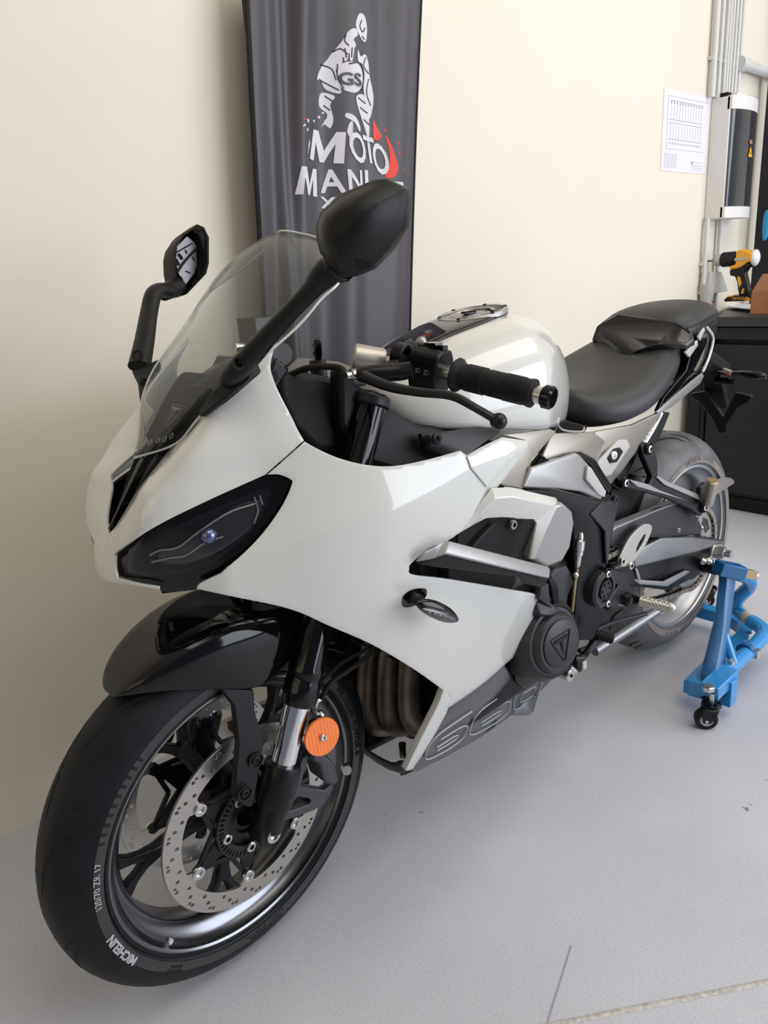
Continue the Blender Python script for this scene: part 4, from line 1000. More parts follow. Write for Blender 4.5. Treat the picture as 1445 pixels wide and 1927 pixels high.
# windscreen
ctr = [(.052, .889), (.040, .905), (.015, .945), (-.025, 1.0), (-.095, 1.07), (-.14, 1.115), (-.178, 1.15), (-.205, 1.168), (-.222, 1.175), (-.230, 1.1765)]
edg = [(.051, .002, .889), (.010, .05, .907), (-.010, .09, .944), (-.055, .125, .99), (-.13, .155, 1.045), (-.17, .165, 1.08), (-.20, .168, 1.101), (-.235, .12, 1.132), (-.25, .066, 1.160), (-.240, .022, 1.173)]
rows = []
for (xc, zc), (xe, ye, ze) in zip(cat(ctr, 5), cat(edg, 5)):
    r_ = []
    for f in np.linspace(-1, 1, 33):
        a = abs(f); k = a**1.9; r_.append((xc+(xe-xc)*k, ye*f, zc+(ze-zc)*k))
    rows.append(r_)
g = G(); g.loft(rows, 'clear_screen', caps=False, closed=False); WS = g.obj('windscreen', BIKE, solid=.0028, smooth=0)
g = G(); bd = [r_[0] for r_ in rows[1:]]+rows[-1][1:]+[r_[-1] for r_ in rows[::-1]][1:]
mat('screen_edge', (.55, .57, .56), .2, coat=1); g.tube(bd, .0017, 'screen_edge', 6, cap=False, sm=False); g.obj('screen_edge', WS)
g = G(); c0 = np.array((.030, .0, .918))
def scr(x, y, z): return np.array((.0405-.65*(.0 + y)-2.2*(x+.035)**2*0, .035+x, .912+y*.75))
mk = hit([(300, 828), (285, 832), (312, 826), (325, 820)], lambda p: p[..., 0]-(.052-.72*(p[..., 2]-.889)-4.5*p[..., 1]**2))
for k, q in enumerate(mk):
    e = np.array((0, 1, 0)); f_ = np.array((-.6, 0, .8)); g.tube([q+e*.004*cos(a)+f_*.004*sin(a)+np.array((.002, 0, 0)) for a in np.linspace(0, 2*pi, 13)], .0003, 'print_silver', 5, sm=False)
g.obj('approval_marks', WS)

# ------------------------------------------------------------------ mirrors
def loftpx(g, rows, m, caps=True): g.loft([[P(u, v, y=y) for u, v, y in r_] for r_ in rows], m, caps)
def mirror_arm(name):
    return empty_part(name, BIKE)
ML_ = empty_part('left_mirror', BIKE)
# left arm: from the base on the cowl up to the housing
g = G()
pts = [P(425, 722, y=.125), P(432, 713, y=.135), P(458, 685, y=.160), P(520, 615, y=.215), P(580, 552, y=.262), P(610, 518, y=.285), P(640, 492, y=.305)]
g.tube(pts, [.006, .0140, .0165, .0128, .0125, .0175, .0185], 'black_matt', 20, sq=.82); a1 = g.obj('arm', ML_)
g = G(); g.loft([[P(u, v, y=y) for u, v, y in r_] for r_ in ([(371, 776, .090), (376, 787, .096), (392, 783, .100), (388, 766, .092)], [(396, 738, .110), (400, 768, .124), (430, 756, .130), (424, 726, .115)], [(426, 708, .130), (438, 738, .144), (476, 716, .148), (464, 688, .133)], [(456, 684, .144), (468, 714, .158), (494, 700, .158), (484, 676, .144)])], 'black_matt'); g.obj('base', ML_, bevel=.003)
g = G(); c = P(449, 683, y=.172); nv = (P(449, 683, y=.19)-c); nv = CAM-c; nv /= np.linalg.norm(nv); nv = nv*.5+np.array((0, .5, .3)); nv /= np.linalg.norm(nv)
g.lathe([(0, .008), (.002, .008), (.002, .006), (-.004, .005)], c-nv*.001, nv, 'black_dark', 20); g.obj('arm_screw', ML_)
# housing: faceted hexagonal shell; back shell seen from the front
hs_out = [(589, 425), (598, 398), (640, 362), (700, 337), (722, 335), (757, 352), (761, 372), (755, 425), (728, 470), (690, 508), (655, 522), (636, 524), (598, 478), (590, 450)]
def yh(u, v): return .335+.00010*(u-680)
hub = np.mean([P(u, v, y=.33) for u, v in hs_out], axis=0)
back = CAM-hub; back /= np.linalg.norm(back); back = back*.55+np.array((.55, .1, .02)); back /= np.linalg.norm(back)
rim = [P(u, v, y=.335+.00045*(u-675)) for u, v in hs_out]; cen_ = np.mean(rim, axis=0)
def ringk(k, dpt, sh=(0, 0, 0)): return [cen_+(p-cen_)*k+back*dpt+np.array(sh) for p in rim]
g = G(); rows = [ringk(.90, -.035), ringk(.97, -.034), ringk(1.0, -.028), ringk(1.0, -.006), ringk(.90, -.001), ringk(.86, .002), ringk(.75, .012), ringk(.60, .022), ringk(.42, .029), ringk(.2, .033)]
g.loft(rows, 'black_matt'); g.obj('housing', ML_, smooth=50, bevel=.0015, ang=30)
g = G(); g.loft([ringk(.89, -.0352), ringk(.5, -.0352)], 'chrome'); g.obj('mirror_glass', ML_)
g = G(); pn = P(636, 500, y=.303); pd = P(660, 470, y=.32); g.tube([P(628, 506, y=.297), P(645, 488, y=.31), P(668, 462, y=.325)], [.0185, .0195, .030], 'black_matt', 20); g.tube([P(633, 504, y=.30), P(637, 499, y=.303)], [.0200, .0200], 'black_gloss', 20, sm=False); g.obj('neck', ML_)
# right mirror: seen from its hollow side
MR_ = empty_part('right_mirror', BIKE)
YR = -.30
g = G(); pts = [P(262, 690, y=-.185), P(272, 640, y=-.215), P(280, 590, y=-.25), P(288, 556, y=-.27), P(300, 546, y=-.28), P(315, 547, y=-.29)]
g.tube(pts, [.0185, .0165, .0150, .0150, .0150, .0155], 'black_matt', 20, sq=.8); g.obj('arm', MR_)
g = G(); loftpx(g, [[(262, 760, -.135), (270, 766, -.13), (290, 735, -.12), (285, 725, -.12)], [(258, 722, -.16), (268, 742, -.15), (300, 712, -.125), (300, 690, -.13)], [(245, 698, -.19), (262, 702, -.18), (305, 690, -.14), (300, 674, -.145)]], 'black_matt'); g.obj('base', MR_, bevel=.003)
g = G(); c = P(259, 669, y=-.176); g.lathe([(0, .0085), (.002, .0085), (.002, .0065), (-.003, .005)], c, (CAM-c)/np.linalg.norm(CAM-c), 'black_dark', 20)
g.obj('arm_screw', MR_); g = G(); c = P(272, 720, y=-.145); g.lathe([(0, .007), (.002, .007), (.002, .005), (-.003, .004)], c, (CAM-c)/np.linalg.norm(CAM-c), 'black_dark', 20); g.obj('arm_screw', MR_)
ho = [(371, 422), (384, 428), (393, 447), (393, 495), (388, 515), (352, 553), (343, 556), (335, 545), (328, 510), (327, 480), (331, 462), (345, 440)]
fr_ = [P(u, v, y=YR+.0012*(u-360)*.6) for u, v in ho]; cf = np.mean(fr_, axis=0); away = -(CAM-cf)/np.linalg.norm(CAM-cf); side_ = P(300, 500, y=YR)-P(345, 490, y=YR)
shiftv = -rr*.036+fw*.034
def rk_(k, t, dz=0): return [cf+(p-cf)*k+shiftv*t for p in fr_]
g = G(); g.loft([rk_(1.0, 0), rk_(1.01, .06), rk_(1.0, .5), rk_(.92, .85), rk_(.70, 1.0), rk_(.3, 1.05)], 'black_matt', caps=False); g.add(rk_(.3, 1.05), [list(range(len(ho)))], 'black_matt'); g.tube([P(300, 545, y=-.285)+fw*.02, P(314, 536, y=-.295)+fw*.025, P(328, 528, y=-.30)+fw*.03], [.014, .016, .017], 'black_matt', 18)
g.obj('housing', MR_, smooth=40, bevel=.001, solid=.003)
g = G(); g.loft([rk_(1.0, -.01), rk_(.93, -.01), rk_(.90, .12), rk_(.84, .22)], 'black_gloss', caps=False); g.obj('housing_rim', MR_)
pl_ = [(333, 463), (352, 444), (362, 452), (370, 462), (371, 500), (366, 515), (350, 536), (345, 534), (334, 512), (330, 490)]
pp_ = [P(u, v, y=YR-.004) + away*.004 for u, v in pl_]; g = G(); g.prism(pp_, away*.003, 'cast_plate'); g.obj('inner_plate', MR_, bevel=.001, label='cast metal plate inside the mirror shell')
g = G()
for l, w in (([(333, 513), (345, 495), (358, 480), (370, 467)], .0022), ([(332, 475), (348, 466), (362, 458)], .0012), ([(336, 478), (341, 484), (343, 488)], .0026), ([(331, 487), (334, 494), (337, 499)], .0026), ([(349, 470), (352, 477)], .001), ([(362, 483), (366, 490)], .001), ([(350, 510), (358, 514)], .001), ([(340, 520), (344, 527)], .001)):
    g.tube([P(u, v, y=YR-.003)+away*.0035 for u, v in l], w, 'black_dark', 6, sm=False)
g.obj('plate_slots', MR_)

# ------------------------------------------------------------------ indicator on the fairing
IN = empty_part('front_indicator', BIKE)
c = hit([(778, 1126)], Fside)[0]
g = G(); hole = [(757, 1137), (759, 1122), (775, 1110), (797, 1107), (803, 1112), (800, 1125), (780, 1140), (762, 1143)]
v2 = hit(outline(hole, 4), shift(Fside, .0012)); g.add(list(v2)+[v2.mean(0)], [(i, (i+1) % len(v2), len(v2)) for i in range(len(v2))], 'black_gloss'); g.obj('mounting_recess', IN, recalc=False)
g = G(); g.tube([c+np.array((0, -.01, 0)), P(790, 1131, y=c[1]+.022)], [.010, .0085], 'black_matt', 16, sm=False); g.obj('stem', IN)
yi = c[1]+.035
g = G(); rows = []
for u, v, hw in ((783, 1136, .002), (790, 1137, .008), (805, 1142, .0125), (825, 1150, .0145), (845, 1158, .012), (858, 1164, .006), (862, 1167, .002)):
    p = P(u, v, y=yi+(u-820)*.0001); rows.append([p+np.array((-.3*hw*cos(a), .75*hw*sin(a), hw*cos(a))) for a in np.linspace(0, 2*pi, 13)[:-1]])
g.loft(rows, 'black_gloss'); g.obj('indicator_body', IN, sub=1)
g = G(); rows = []
for u, v, hw in ((792, 1146, .002), (805, 1150, .008), (825, 1157, .0105), (845, 1162, .009), (859, 1167, .003)):
    p = P(u, v, y=yi+.007+(u-820)*.0001); rows.append([p+np.array((-.25*hw*cos(a), .5*hw*sin(a), .72*hw*cos(a))) for a in np.linspace(0, 2*pi, 13)[:-1]])
g.loft(rows, 'smoked'); LN = g.obj('indicator_lens', IN, sub=1)
g = G()
for k in range(5): g.ball(P(808+k*10, 1152+k*3, y=yi+.012), .0016, 'silver_satin', 6)
g.obj('light_bulb', IN, label='tiny lamps behind the dark lens')
for nm in ('left',):
    pass
# ------------------------------------------------------------------ winglet group behind the side panel
def slabs(name, polys, th, m, par=BIKE, bevel=.003, mirror=True, seg=3, label=None, sub=0, smooth=35):
    g = G()
    for pts in polys: slab(g, pts, th, m)
    o = g.obj(name, par, bevel=bevel, seg=seg, label=label, smooth=smooth)
    if mirror: mirrored(o)
    return o
def skin(name, pts, faces, th, m, par=BIKE, bevel=.002, mirror=True, label=None, smooth=30, sub=0):
    """faceted shell from measured corner points (u, v, y)"""
    g = G(); g.add([P(u, v, y=y) for u, v, y in pts], faces, m); o = g.obj(name, par, smooth=smooth, recalc=False, label=label)
    me = o.data; b = bmesh.new(); b.from_mesh(me); bmesh.ops.recalc_face_normals(b, faces=b.faces[:])
    s_ = sum((Vector(CAM)-Vector(rt_loc(par))-f.calc_center_median()).dot(f.normal)*f.calc_area() for f in b.faces)
    if s_ < 0: bmesh.ops.reverse_faces(b, faces=b.faces[:])
    b.to_mesh(me); b.free(); me.polygons.foreach_set('use_smooth', [True]*len(me.polygons)); me.set_sharp_from_angle(angle=R(smooth))
    if sub: q = o.modifiers.new('sub', 'SUBSURF'); q.levels = sub; q.render_levels = sub
    q = o.modifiers.new('solid', 'SOLIDIFY'); q.thickness = th; q.offset = -1
    if bevel: q = o.modifiers.new('bevel', 'BEVEL'); q.width = bevel; q.segments = 3; q.limit_method = 'ANGLE'; q.angle_limit = R(18)
    if mirror: mirrored(o)
    return o
wy = .262
skin('winglet_frame', [(858, 1008, .255), (895, 958, .262), (926, 918, .268), (960, 916, .270), (1046, 936, .270), (1050, 942, .270), (1047, 953, .278), (1005, 1054, .280), (996, 1052, .272), (1010, 985, .272), (1005, 978, .272), (945, 974, .268), (915, 976, .264), (888, 990, .258), (905, 968, .268), (933, 938, .276), (965, 935, .280), (1044, 952, .280)],
     [(0, 1, 14, 13), (1, 2, 15, 14), (2, 3, 16, 15), (3, 4, 17, 16), (4, 5, 6, 17), (13, 14, 15, 12), (12, 15, 16, 11), (11, 16, 17, 10), (10, 17, 6, 7, 8, 9)], .006, 'white_gloss', SF)
slabs('winglet_back', [[(1046, 950, .262), (1060, 946, .262), (1078, 962, .260), (1082, 984, .258), (1074, 1030, .250), (1058, 1058, .245), (1030, 1068, .245), (1010, 1056, .250), (1000, 1052, .25)]], .03, 'silver_satin', SF, .006)
skin('lower_winglet', [(785, 1058, .262), (800, 1040, .272), (838, 1016, .272), (848, 1018, .280), (1032, 1066, .285), (1036, 1072, .288), (1034, 1088, .290), (1012, 1083, .292), (838, 1040, .288), (815, 1052, .275)],
     [(0, 1, 2, 9), (2, 3, 8, 9), (3, 4, 5, 6, 7, 8)], .006, 'silver_satin', SF)
slabs('lower_winglet_underside', [[(787, 1062, .258), (838, 1042, .272), (1012, 1083, .278), (1033, 1090, .28), (1022, 1107, .27), (985, 1098, .268), (978, 1086, .27), (880, 1074, .262), (820, 1068, .258)]], .02, 'black_satin', SF, .003)
slabs('duct_panel', [[(862, 1004, .235), (890, 990, .235), (930, 975, .235), (1008, 978, .235), (1002, 1060, .23), (960, 1048, .23), (860, 1025, .235)]], .004, 'black_dark', SF, .0005)
g = G(); c = P(963, 987, y=.240); g.bolt(c, YV, .008, h=.006); g.obj('duct_bolt', SF)
g = G(); g.tube([P(888, 1030, y=.242), P(905, 1010, y=.242), P(930, 985, y=.242)], .004, 'rubber', 8); g.obj('duct_hose', SF)

# inner dark engine bay so the gap above the fairing reads as machinery
g = G(); g.box((-.46, 0, .70), (.22, .30, .22), 'black_matt'); g.obj('airbox', BIKE, bevel=.02)
g = G(); g.box((-.40, 0, .52), (.035, .34, .26), 'black_dark')
for k in range(24): g.box((-.380, 0, .40+k*.0102), (.006, .32, .0025), 'black_dark')
g.obj('radiator', BIKE)
slabs('frame_spar', [[(640, 690, .10), (700, 745, .11), (790, 800, .12), (905, 808, .13), (945, 812, .14), (900, 845, .15), (860, 880, .15), (760, 890, .13), (690, 870, .11), (640, 800, .10)]], .03, 'black_matt', BIKE, .008)
skin('spar_cover', [(835, 812, .155), (900, 802, .158), (938, 806, .162), (943, 812, .165), (880, 858, .172), (850, 865, .17), (800, 845, .15), (790, 815, .148)], [(0, 1, 2, 3, 4, 5, 6, 7)], .008, 'black_satin', BIKE, .003)
g = G(); c = P(820, 825, y=.165); g.bolt(c, YV, .010, 'black_matt', h=.004); g.obj('spar_bolt', BIKE)
# ------------------------------------------------------------------ tank, seats, tail
def half_loft(name, secs, m, par=BIKE, sub=2, label=None, crease=None, bottom=True, smooth=60):
    """secs: (x, [(y, z)...]) half profiles from top centre to the bottom centre, mirrored into closed rings"""
    g = G(); rows = []
    for x, pr in secs:
        xs = x if isinstance(x, (list, tuple)) else [x]*len(pr)
        L = [(xx, y, z) for xx, (y, z) in zip(xs, pr)]
        rows.append(L+[(xx, -y, z) for xx, y, z in L[::-1] if y > 1e-6])
    g.loft(rows, m); return g.obj(name, par, sub=sub, label=label, smooth=smooth)
tank = [(-.362, [(0, .918), (.03, .915), (.052, .905), (.065, .890), (.060, .880), (.04, .876), (0, .875)]),
        (-.385, [(0, .942), (.04, .938), (.075, .922), (.098, .897), (.098, .868), (.085, .862), (0, .86)]),
        (-.43, [(0, .966), (.05, .961), (.095, .942), (.130, .908), (.134, .856), (.122, .847), (0, .845)]),
        (-.51, [(0, .990), (.07, .986), (.126, .965), (.160, .920), (.164, .846), (.152, .836), (0, .832)]),
        (-.59, [(0, 1.006), (.085, 1.002), (.148, .974), (.180, .925), (.180, .833), (.168, .822), (0, .815)]),
        (-.645, [(0, 1.015), (.092, 1.010), (.156, .976), (.186, .920), (.182, .824), (.170, .812), (0, .80)]),
        (-.662, [(0, 1.017), (.092, 1.012), (.154, .976), (.182, .918), (.176, .821), (.165, .809), (0, .80)]),
        (-.73, [(0, 1.019), (.088, 1.009), (.138, .964), (.155, .900), (.146, .806), (.135, .796), (0, .79)]),
        (-.80, [(0, .998), (.074, .985), (.110, .935), (.122, .872), (.112, .797), (.102, .788), (0, .785)]),
        (-.840, [(0, .955), (.058, .942), (.086, .900), (.096, .850), (.088, .793), (.08, .785), (0, .78)]),
        (-.862, [(0, .905), (.042, .895), (.064, .865), (.074, .835), (.068, .795), (.06, .789), (0, .79)])]
tank = [(x, [(y*1.02, z+.006*max(0, (z-.85)/.16)) for y, z in pr]) for x, pr in tank]
TK = half_loft('fuel_tank', tank, 'white_gloss')
def tank_top(x, y):
    xs = [t[0] for t in tank]; zc = np.interp(-x, [-a for a in xs], [t[1][0][1] for t in tank]); z1 = np.interp(-x, [-a for a in xs], [t[1][1][1] for t in tank]); y1 = np.interp(-x, [-a for a in xs], [t[1][1][0] for t in tank])
    return zc+(z1-zc)*(y/y1)**2
# black centre panel running up to the cap
g = G(); rows = []
for x, w, up in ((-.372, .030, .004), (-.40, .042, .0045), (-.45, .050, .0045), (-.51, .056, .0045), (-.565, .066, .0045), (-.62, .072, .0045), (-.67, .068, .0045), (-.71, .048, .004), (-.73, .02, .003)):
    rows.append([(x, f*w, tank_top(x, f*w)+up-(.006 if abs(f) == 1 else 0)) for f in (-1, -.93, -.5, 0, .5, .93, 1)])
g.loft(rows, 'black_gloss', caps=False, closed=False); TP = g.obj('tank_centre_panel', TK, sub=1, solid=.002)
CC = np.array((-.655, 0, 1.0185)); cn = np.array((.15, 0, 1)); cn /= np.linalg.norm(cn); FC = empty_part('filler_cap', BIKE)
g = G(); g.lathe([(0, .068), (.006, .068), (.008, .066), (.008, .060), (.004, .058)], CC, cn, 'silver_satin', 64); g.obj('cap_ring', FC)
g = G(); g.lathe([(0, .058), (.004, .058), (.006, .056), (.006, .044), (.003, .043), (.003, .030), (.006, .029), (.006, 0)], CC, cn, 'dark_metal', 64); g.obj('cap_disc', FC)
g = G(); g.lathe([(.006, .044), (.0075, .043), (.0075, .036), (.006, .035)], CC, cn, 'alu_satin', 64, arc=(.4, 5.8)); g.box(CC+cn*.008+np.array((.01, 0, 0)), (.03, .012, .005), 'black_gloss'); g.obj('cap_ring_mark', FC)
for k in range(6):
    a = 2*pi*k/6+.3; g = G(); ce = np.cross((0, 1, 0), cn); g.bolt(CC+ce*.063*cos(a)+np.array((0, .063*sin(a), 0))+cn*.0075, cn, .004, 'black_matt', h=.002); g.obj('cap_screw', FC)
# seats
seat = [(-.865, [(0, .868), (.045, .864), (.078, .842), (.085, .80), (.06, .775), (0, .775)]),
        (-.89, [(0, .852), (.07, .848), (.118, .826), (.125, .785), (.095, .762), (0, .762)]),
        (-.945, [(0, .846), (.09, .845), (.148, .824), (.162, .785), (.135, .756), (0, .756)]),
        (-1.03, [(0, .853), (.10, .855), (.162, .838), (.178, .795), (.150, .762), (0, .762)]),
        (-1.11, [(0, .872), (.10, .876), (.158, .862), (.170, .815), (.142, .780), (0, .780)]),
        (-1.19, [(0, .897), (.09, .904), (.140, .888), (.148, .835), (.125, .802), (0, .802)]),
        (-1.26, [(0, .925), (.08, .928), (.120, .908), (.124, .855), (.105, .825), (0, .825)]),
        (-1.285, [(0, .925), (.07, .925), (.10, .90), (.105, .86), (.09, .835), (0, .835)])]
RS = half_loft('rider_seat', seat, 'seat')
pil = [(-1.235, [(0, .945), (.025, .943), (.045, .93), (.048, .905), (.03, .890), (0, .888)]),
       (-1.275, [(0, .972), (.06, .970), (.105, .956), (.122, .925), (.105, .900), (0, .895)]),
       (-1.32, [(0, .988), (.065, .986), (.118, .968), (.132, .932), (.115, .905), (0, .90)]),
       (-1.40, [(0, .997), (.065, .994), (.108, .975), (.120, .938), (.10, .908), (0, .90)]),
       (-1.50, [(0, .994), (.055, .990), (.088, .972), (.098, .942), (.08, .915), (0, .91)]),
       (-1.585, [(0, .975), (.035, .970), (.056, .957), (.062, .940), (.05, .925), (0, .92)]),
       (-1.605, [(0, .958), (.02, .955), (.035, .948), (.04, .940), (.03, .932), (0, .93)])]
PS = half_loft('pillion_seat', pil, 'seat')
skin('pillion_seat_front', [(1112, 640, -0.093), (1122, 612, -0.088), (1140, 600, -0.073), (1165, 594, -0.028), (1230, 598, 0.052), (1272, 606, 0.112), (1300, 622, 0.144), (1306, 640, 0.150), (1290, 648, 0.147), (1235, 646, 0.102), (1205, 655, 0.072), (1180, 668, 0.042), (1160, 668, 0.012), (1148, 652, -0.028), (1130, 645, -0.068)],
     [tuple(range(15))], .02, 'seat_front', PS, .006, mirror=False, label='smooth dark front face of the pillion seat')
g = G(); rng = []
for f in np.linspace(0, 1, 18): pass
for x, pr in pil[1:6]: rng.append((x, pr[3][0]+.0015, pr[3][1]+.012))
g.tube(rng, .0022, 'black_satin', 8); g.obj('seat_piping', PS)
# tail
TL = empty_part('tail_unit', BIKE)
skin('tail_side', [(1308, 648, .128), (1316, 638, .120), (1328, 625, .105), (1340, 632, .10), (1342, 650, .098), (1330, 695, .10), (1316, 715, .108), (1268, 755, .135), (1238, 775, .15), (1250, 748, .15), (1292, 698, .135), (1300, 665, .132)],
     [tuple(range(12))], .01, 'black_gloss', TL, .002)
skin('tail_upper_strip', [(1290, 662, .142), (1312, 640, .13), (1314, 650, .13), (1298, 672, .14)], [(0, 1, 2, 3)], .006, 'white_gloss', TL, .001)
skin('tail_upper_strip', [(1315, 634, .126), (1325, 612, .115), (1327, 622, .115), (1318, 641, .124)], [(0, 1, 2, 3)], .006, 'white_gloss', TL, .001)
g = G(); g.tube([P(1326, 611, y=.108), P(1340, 630, y=.104), P(1341, 645, y=.104), P(1333, 675, y=.106), P(1322, 700, y=.112)], .0035, 'white_gloss', 8, sm=True); g.obj('tail_edge_strip', TL)
skin('tail_lower_strip', [(1322, 702, .115), (1325, 708, .115), (1318, 722, .12), (1262, 768, .145), (1240, 779, .152), (1236, 775, .152), (1262, 752, .148), (1304, 716, .128)], [tuple(range(8))], .006, 'silver_satin', TL, .002)
g = G(); rows = []
for x, w, z0, z1 in ((-1.10, .09, .77, .80), (-1.25, .10, .80, .88), (-1.40, .09, .84, .92), (-1.52, .07, .87, .93), (-1.60, .05, .895, .935)):
    rows.append([(x, -w, z0), (x, -w, z1), (x, w, z1), (x, w, z0)])
g.loft(rows, 'black_matt'); g.obj('tail_core', TL, bevel=.01)
# plate holder, rear indicators
PH = empty_part('plate_holder', BIKE)
g = G(); g.bar((-1.52, 0, .86), (-1.70, 0, .78), .10, .03, 'black_matt'); g.bar((-1.68, 0, .79), (-1.76, 0, .66), .06, .02, 'black_matt')
g.obj('stem', PH, bevel=.004)
g = G(); yv = [P(1300, 740, x=-1.70), P(1332, 735, x=-1.70), P(1338, 752, x=-1.70), P(1360, 785, x=-1.70), P(1374, 755, x=-1.70), P(1382, 738, x=-1.70), P(1415, 746, x=-1.70), P(1408, 758, x=-1.70), P(1388, 768, x=-1.70), P(1368, 800, x=-1.70), P(1366, 815, x=-1.70), P(1352, 816, x=-1.70), P(1340, 790, x=-1.70), P(1318, 760, x=-1.70), P(1298, 746, x=-1.70)]
g.prism(yv, (-.018, 0, 0), 'black_satin'); g.obj('plate_bracket', PH, bevel=.003)
g = G(); c = P(1366, 717, x=-1.68); g.tube([c+np.array((0, -.03, 0)), c+np.array((0, .018, 0))], .013, 'black_gloss', 16, sm=False, sq=.8); g.obj('plate_light', PH)
g = G(); g.tube([P(1330, 688, x=-1.66), P(1360, 696, x=-1.66), P(1376, 702, x=-1.66)], .0075, 'silver_satin', 12); g.obj('indicator_crossbar', PH)
g = G(); c = P(1371, 703, x=-1.655); g.ball(c, .005, 'red_button', 8); g.obj('red_reflector_dot', PH)
RI = empty_part('rear_indicator', BIKE)
g = G(); rows = []
for u, v, hw in ((1372, 703, .007), (1384, 702, .008), (1392, 703, .012), (1410, 705, .0175), (1430, 707, .015), (1441, 708, .009), (1443, 708, .004)):
    p = P(u, v, x=-1.67); rows.append([p+np.array((hw*.9*cos(a), 0, .75*hw*sin(a))) for a in np.linspace(0, 2*pi, 13)[:-1]])
g.loft(rows, 'black_gloss'); ro = g.obj('indicator_body', RI, sub=1); mirrored(ro)
g = G(); c = P(1441, 709, x=-1.67); g.ball(c, .006, 'orange_reflector', 8, (.5, .3, 1)); g.obj('indicator_tip', RI)

# ------------------------------------------------------------------ handlebar, controls
HB = empty_part('left_handlebar', BIKE)
ge = P(1030, 747, y=.365); gi = P(845, 702, y=.215); axg = (ge-gi)/np.linalg.norm(ge-gi)
base_ = P(745, 672, y=.125)
L_g = np.linalg.norm(ge-gi)
def gp(t): return gi+axg*L_g*t
g = G(); g.cyl(gp(-.30), gp(.96), .011, 'bolt'); g.obj('bar_tube', HB)
g = G(); g.lathe([(0, .012), (0, .0235), (.003, .0255), (.006, .0245), (.011, .0195), (.018, .0187), (.055, .0185), (.057, .0190), (.118, .0190), (.120, .0202), (.125, .0202), (.127, .011)], gp(.07), axg, 'rubber', 40)
for k in range(7): g.lathe([(0, .0185), (.0008, .0200), (.0022, .0200), (.003, .0185)], gp(.07)+axg*(.020+k*.0045), axg, 'rubber', 32)
for k in range(10): g.lathe([(0, .0188), (.0006, .0198), (.0014, .0198), (.002, .0188)], gp(.07)+axg*(.082+k*.003), axg, 'rubber', 32)
lg = L_g*.93-.0; g2 = g.obj('grip', HB)
print('grip length', L_g)
g = G(); g.cyl(gp(.90), gp(.97), .0125, 'bolt'); g.cyl(gp(.955), gp(1.06), .0165, 'black_gloss', ch=.003, n=32); g.obj('bar_end', HB)
SWG = empty_part('switchgear', HB)
g = G(); u1 = np.cross(axg, (0, 0, 1)); u1 /= np.linalg.norm(u1); u2 = np.cross(u1, axg)
if u2[2] < 0: u2 = -u2
fwdv = u1 if u1[0] > 0 else -u1
g = G(); c = gp(-.20); g.loft([[c+axg*a+fwdv*x+u2*z for x, z in ((-.024, -.024), (-.026, .015), (-.016, .030), (.012, .032), (.024, .024), (.025, -.01), (.016, -.036), (-.016, -.040))] for a in (-.026, -.022, .018, .023)], 'black_satin'); g.obj('switch_housing', HB, bevel=.003)
bpy.data.objects.remove(SWG)
g = G(); g.box(c+u2*.034, (.016, .022, .010), 'black_gloss'); g.box(c+u2*.034+axg*.016, (.010, .010, .007), 'black_matt'); g.ball(c+u2*.036-axg*.022, .008, 'silver_satin', 10); g.obj('switch_button', HB)
g = G()
for k, dx in enumerate((-.006, .009)):
    g.text('D' if k else 'D', .010, lambda x, y, z: c+fwdv*.0255+axg*(x+dx)+u2*(y-.001), 'print_silver')
    for q in range(3): g.bar(c+fwdv*.0256+axg*(dx-.0060)+u2*(-.004+q*.003), c+fwdv*.0256+axg*(dx-.0025)+u2*(-.004+q*.003), .0006, .0006, 'print_silver', up=fwdv)
g.obj('switch_symbols', HB)
CLV = empty_part('clutch_lever', HB); bpy.data.objects.remove(CLV)
lev = [P(683, 708, y=.165), P(735, 728, y=.205), P(790, 738, y=.245), P(850, 745, y=.285), P(895, 768, y=.32), P(938, 793, y=.350)]
g = G(); g.tube(lev, [.011, .0095, .0085, .0080, .0072, .0075], 'black_satin', 16, sq=.75); g.ball(lev[-1], .0115, 'black_satin', 14); g.obj('clutch_lever', HB)
g = G(); p1 = P(700, 700, y=.165); g.tube([P(672, 705, y=.15), P(705, 702, y=.165), P(750, 700, y=.185), P(775, 695, y=.2)], [.010, .012, .013, .012], 'black_satin', 12); cc = gp(-.42); g.cyl(cc-axg*.009, cc+axg*.009, .019, 'black_satin'); g.obj('lever_perch', HB, smooth=50)
g = G(); q = P(672, 704, y=.148); g.cyl(q-np.array((.012, 0, 0)), q+np.array((.012, 0, 0)), .0085, 'bolt', n=12); g.cyl(q+np.array((.012, 0, 0)), q+np.array((.022, 0, 0)), .006, 'bolt'); g.obj('cable_adjuster', HB)
g = G(); g.tube([q+np.array((.02, 0, 0)), P(640, 693, y=.13), P(605, 690, y=.10), P(570, 695, y=.07), P(530, 715, y=.04), P(515, 740, y=.03)], .0048, 'rubber', 10); g.obj('clutch_cable', HB)
# clip-on clamp and silver steering damper style cylinder on the fork top
g = G(); a, b = P(664, 672, y=.085), P(718, 682, y=.11); ax_ = (b-a)/np.linalg.norm(b-a)
g.lathe([(0, 0), (0, .019), (.002, .0215), (.045, .0215), (.048, .020), (.050, .013), (.050, 0)], a, ax_, 'alu_satin', 40); a2 = a+ax_*.048; g.cyl(a2, a2+(P(760, 690, y=.14)-a2)*.75, .0115, 'alu_satin'); g.obj('bar_riser', HB, label='matt silver clamp cylinder')
g = G(); c = P(755, 668, y=.15); g.lathe([(-.010, .012), (-.010, .018), (.010, .018), (.010, .012)], c, axg, 'black_satin', 28); g.bar(c, P(740, 695, y=.15), .02, .018, 'dark_metal'); g.obj('bar_clamp', HB, bevel=.002)
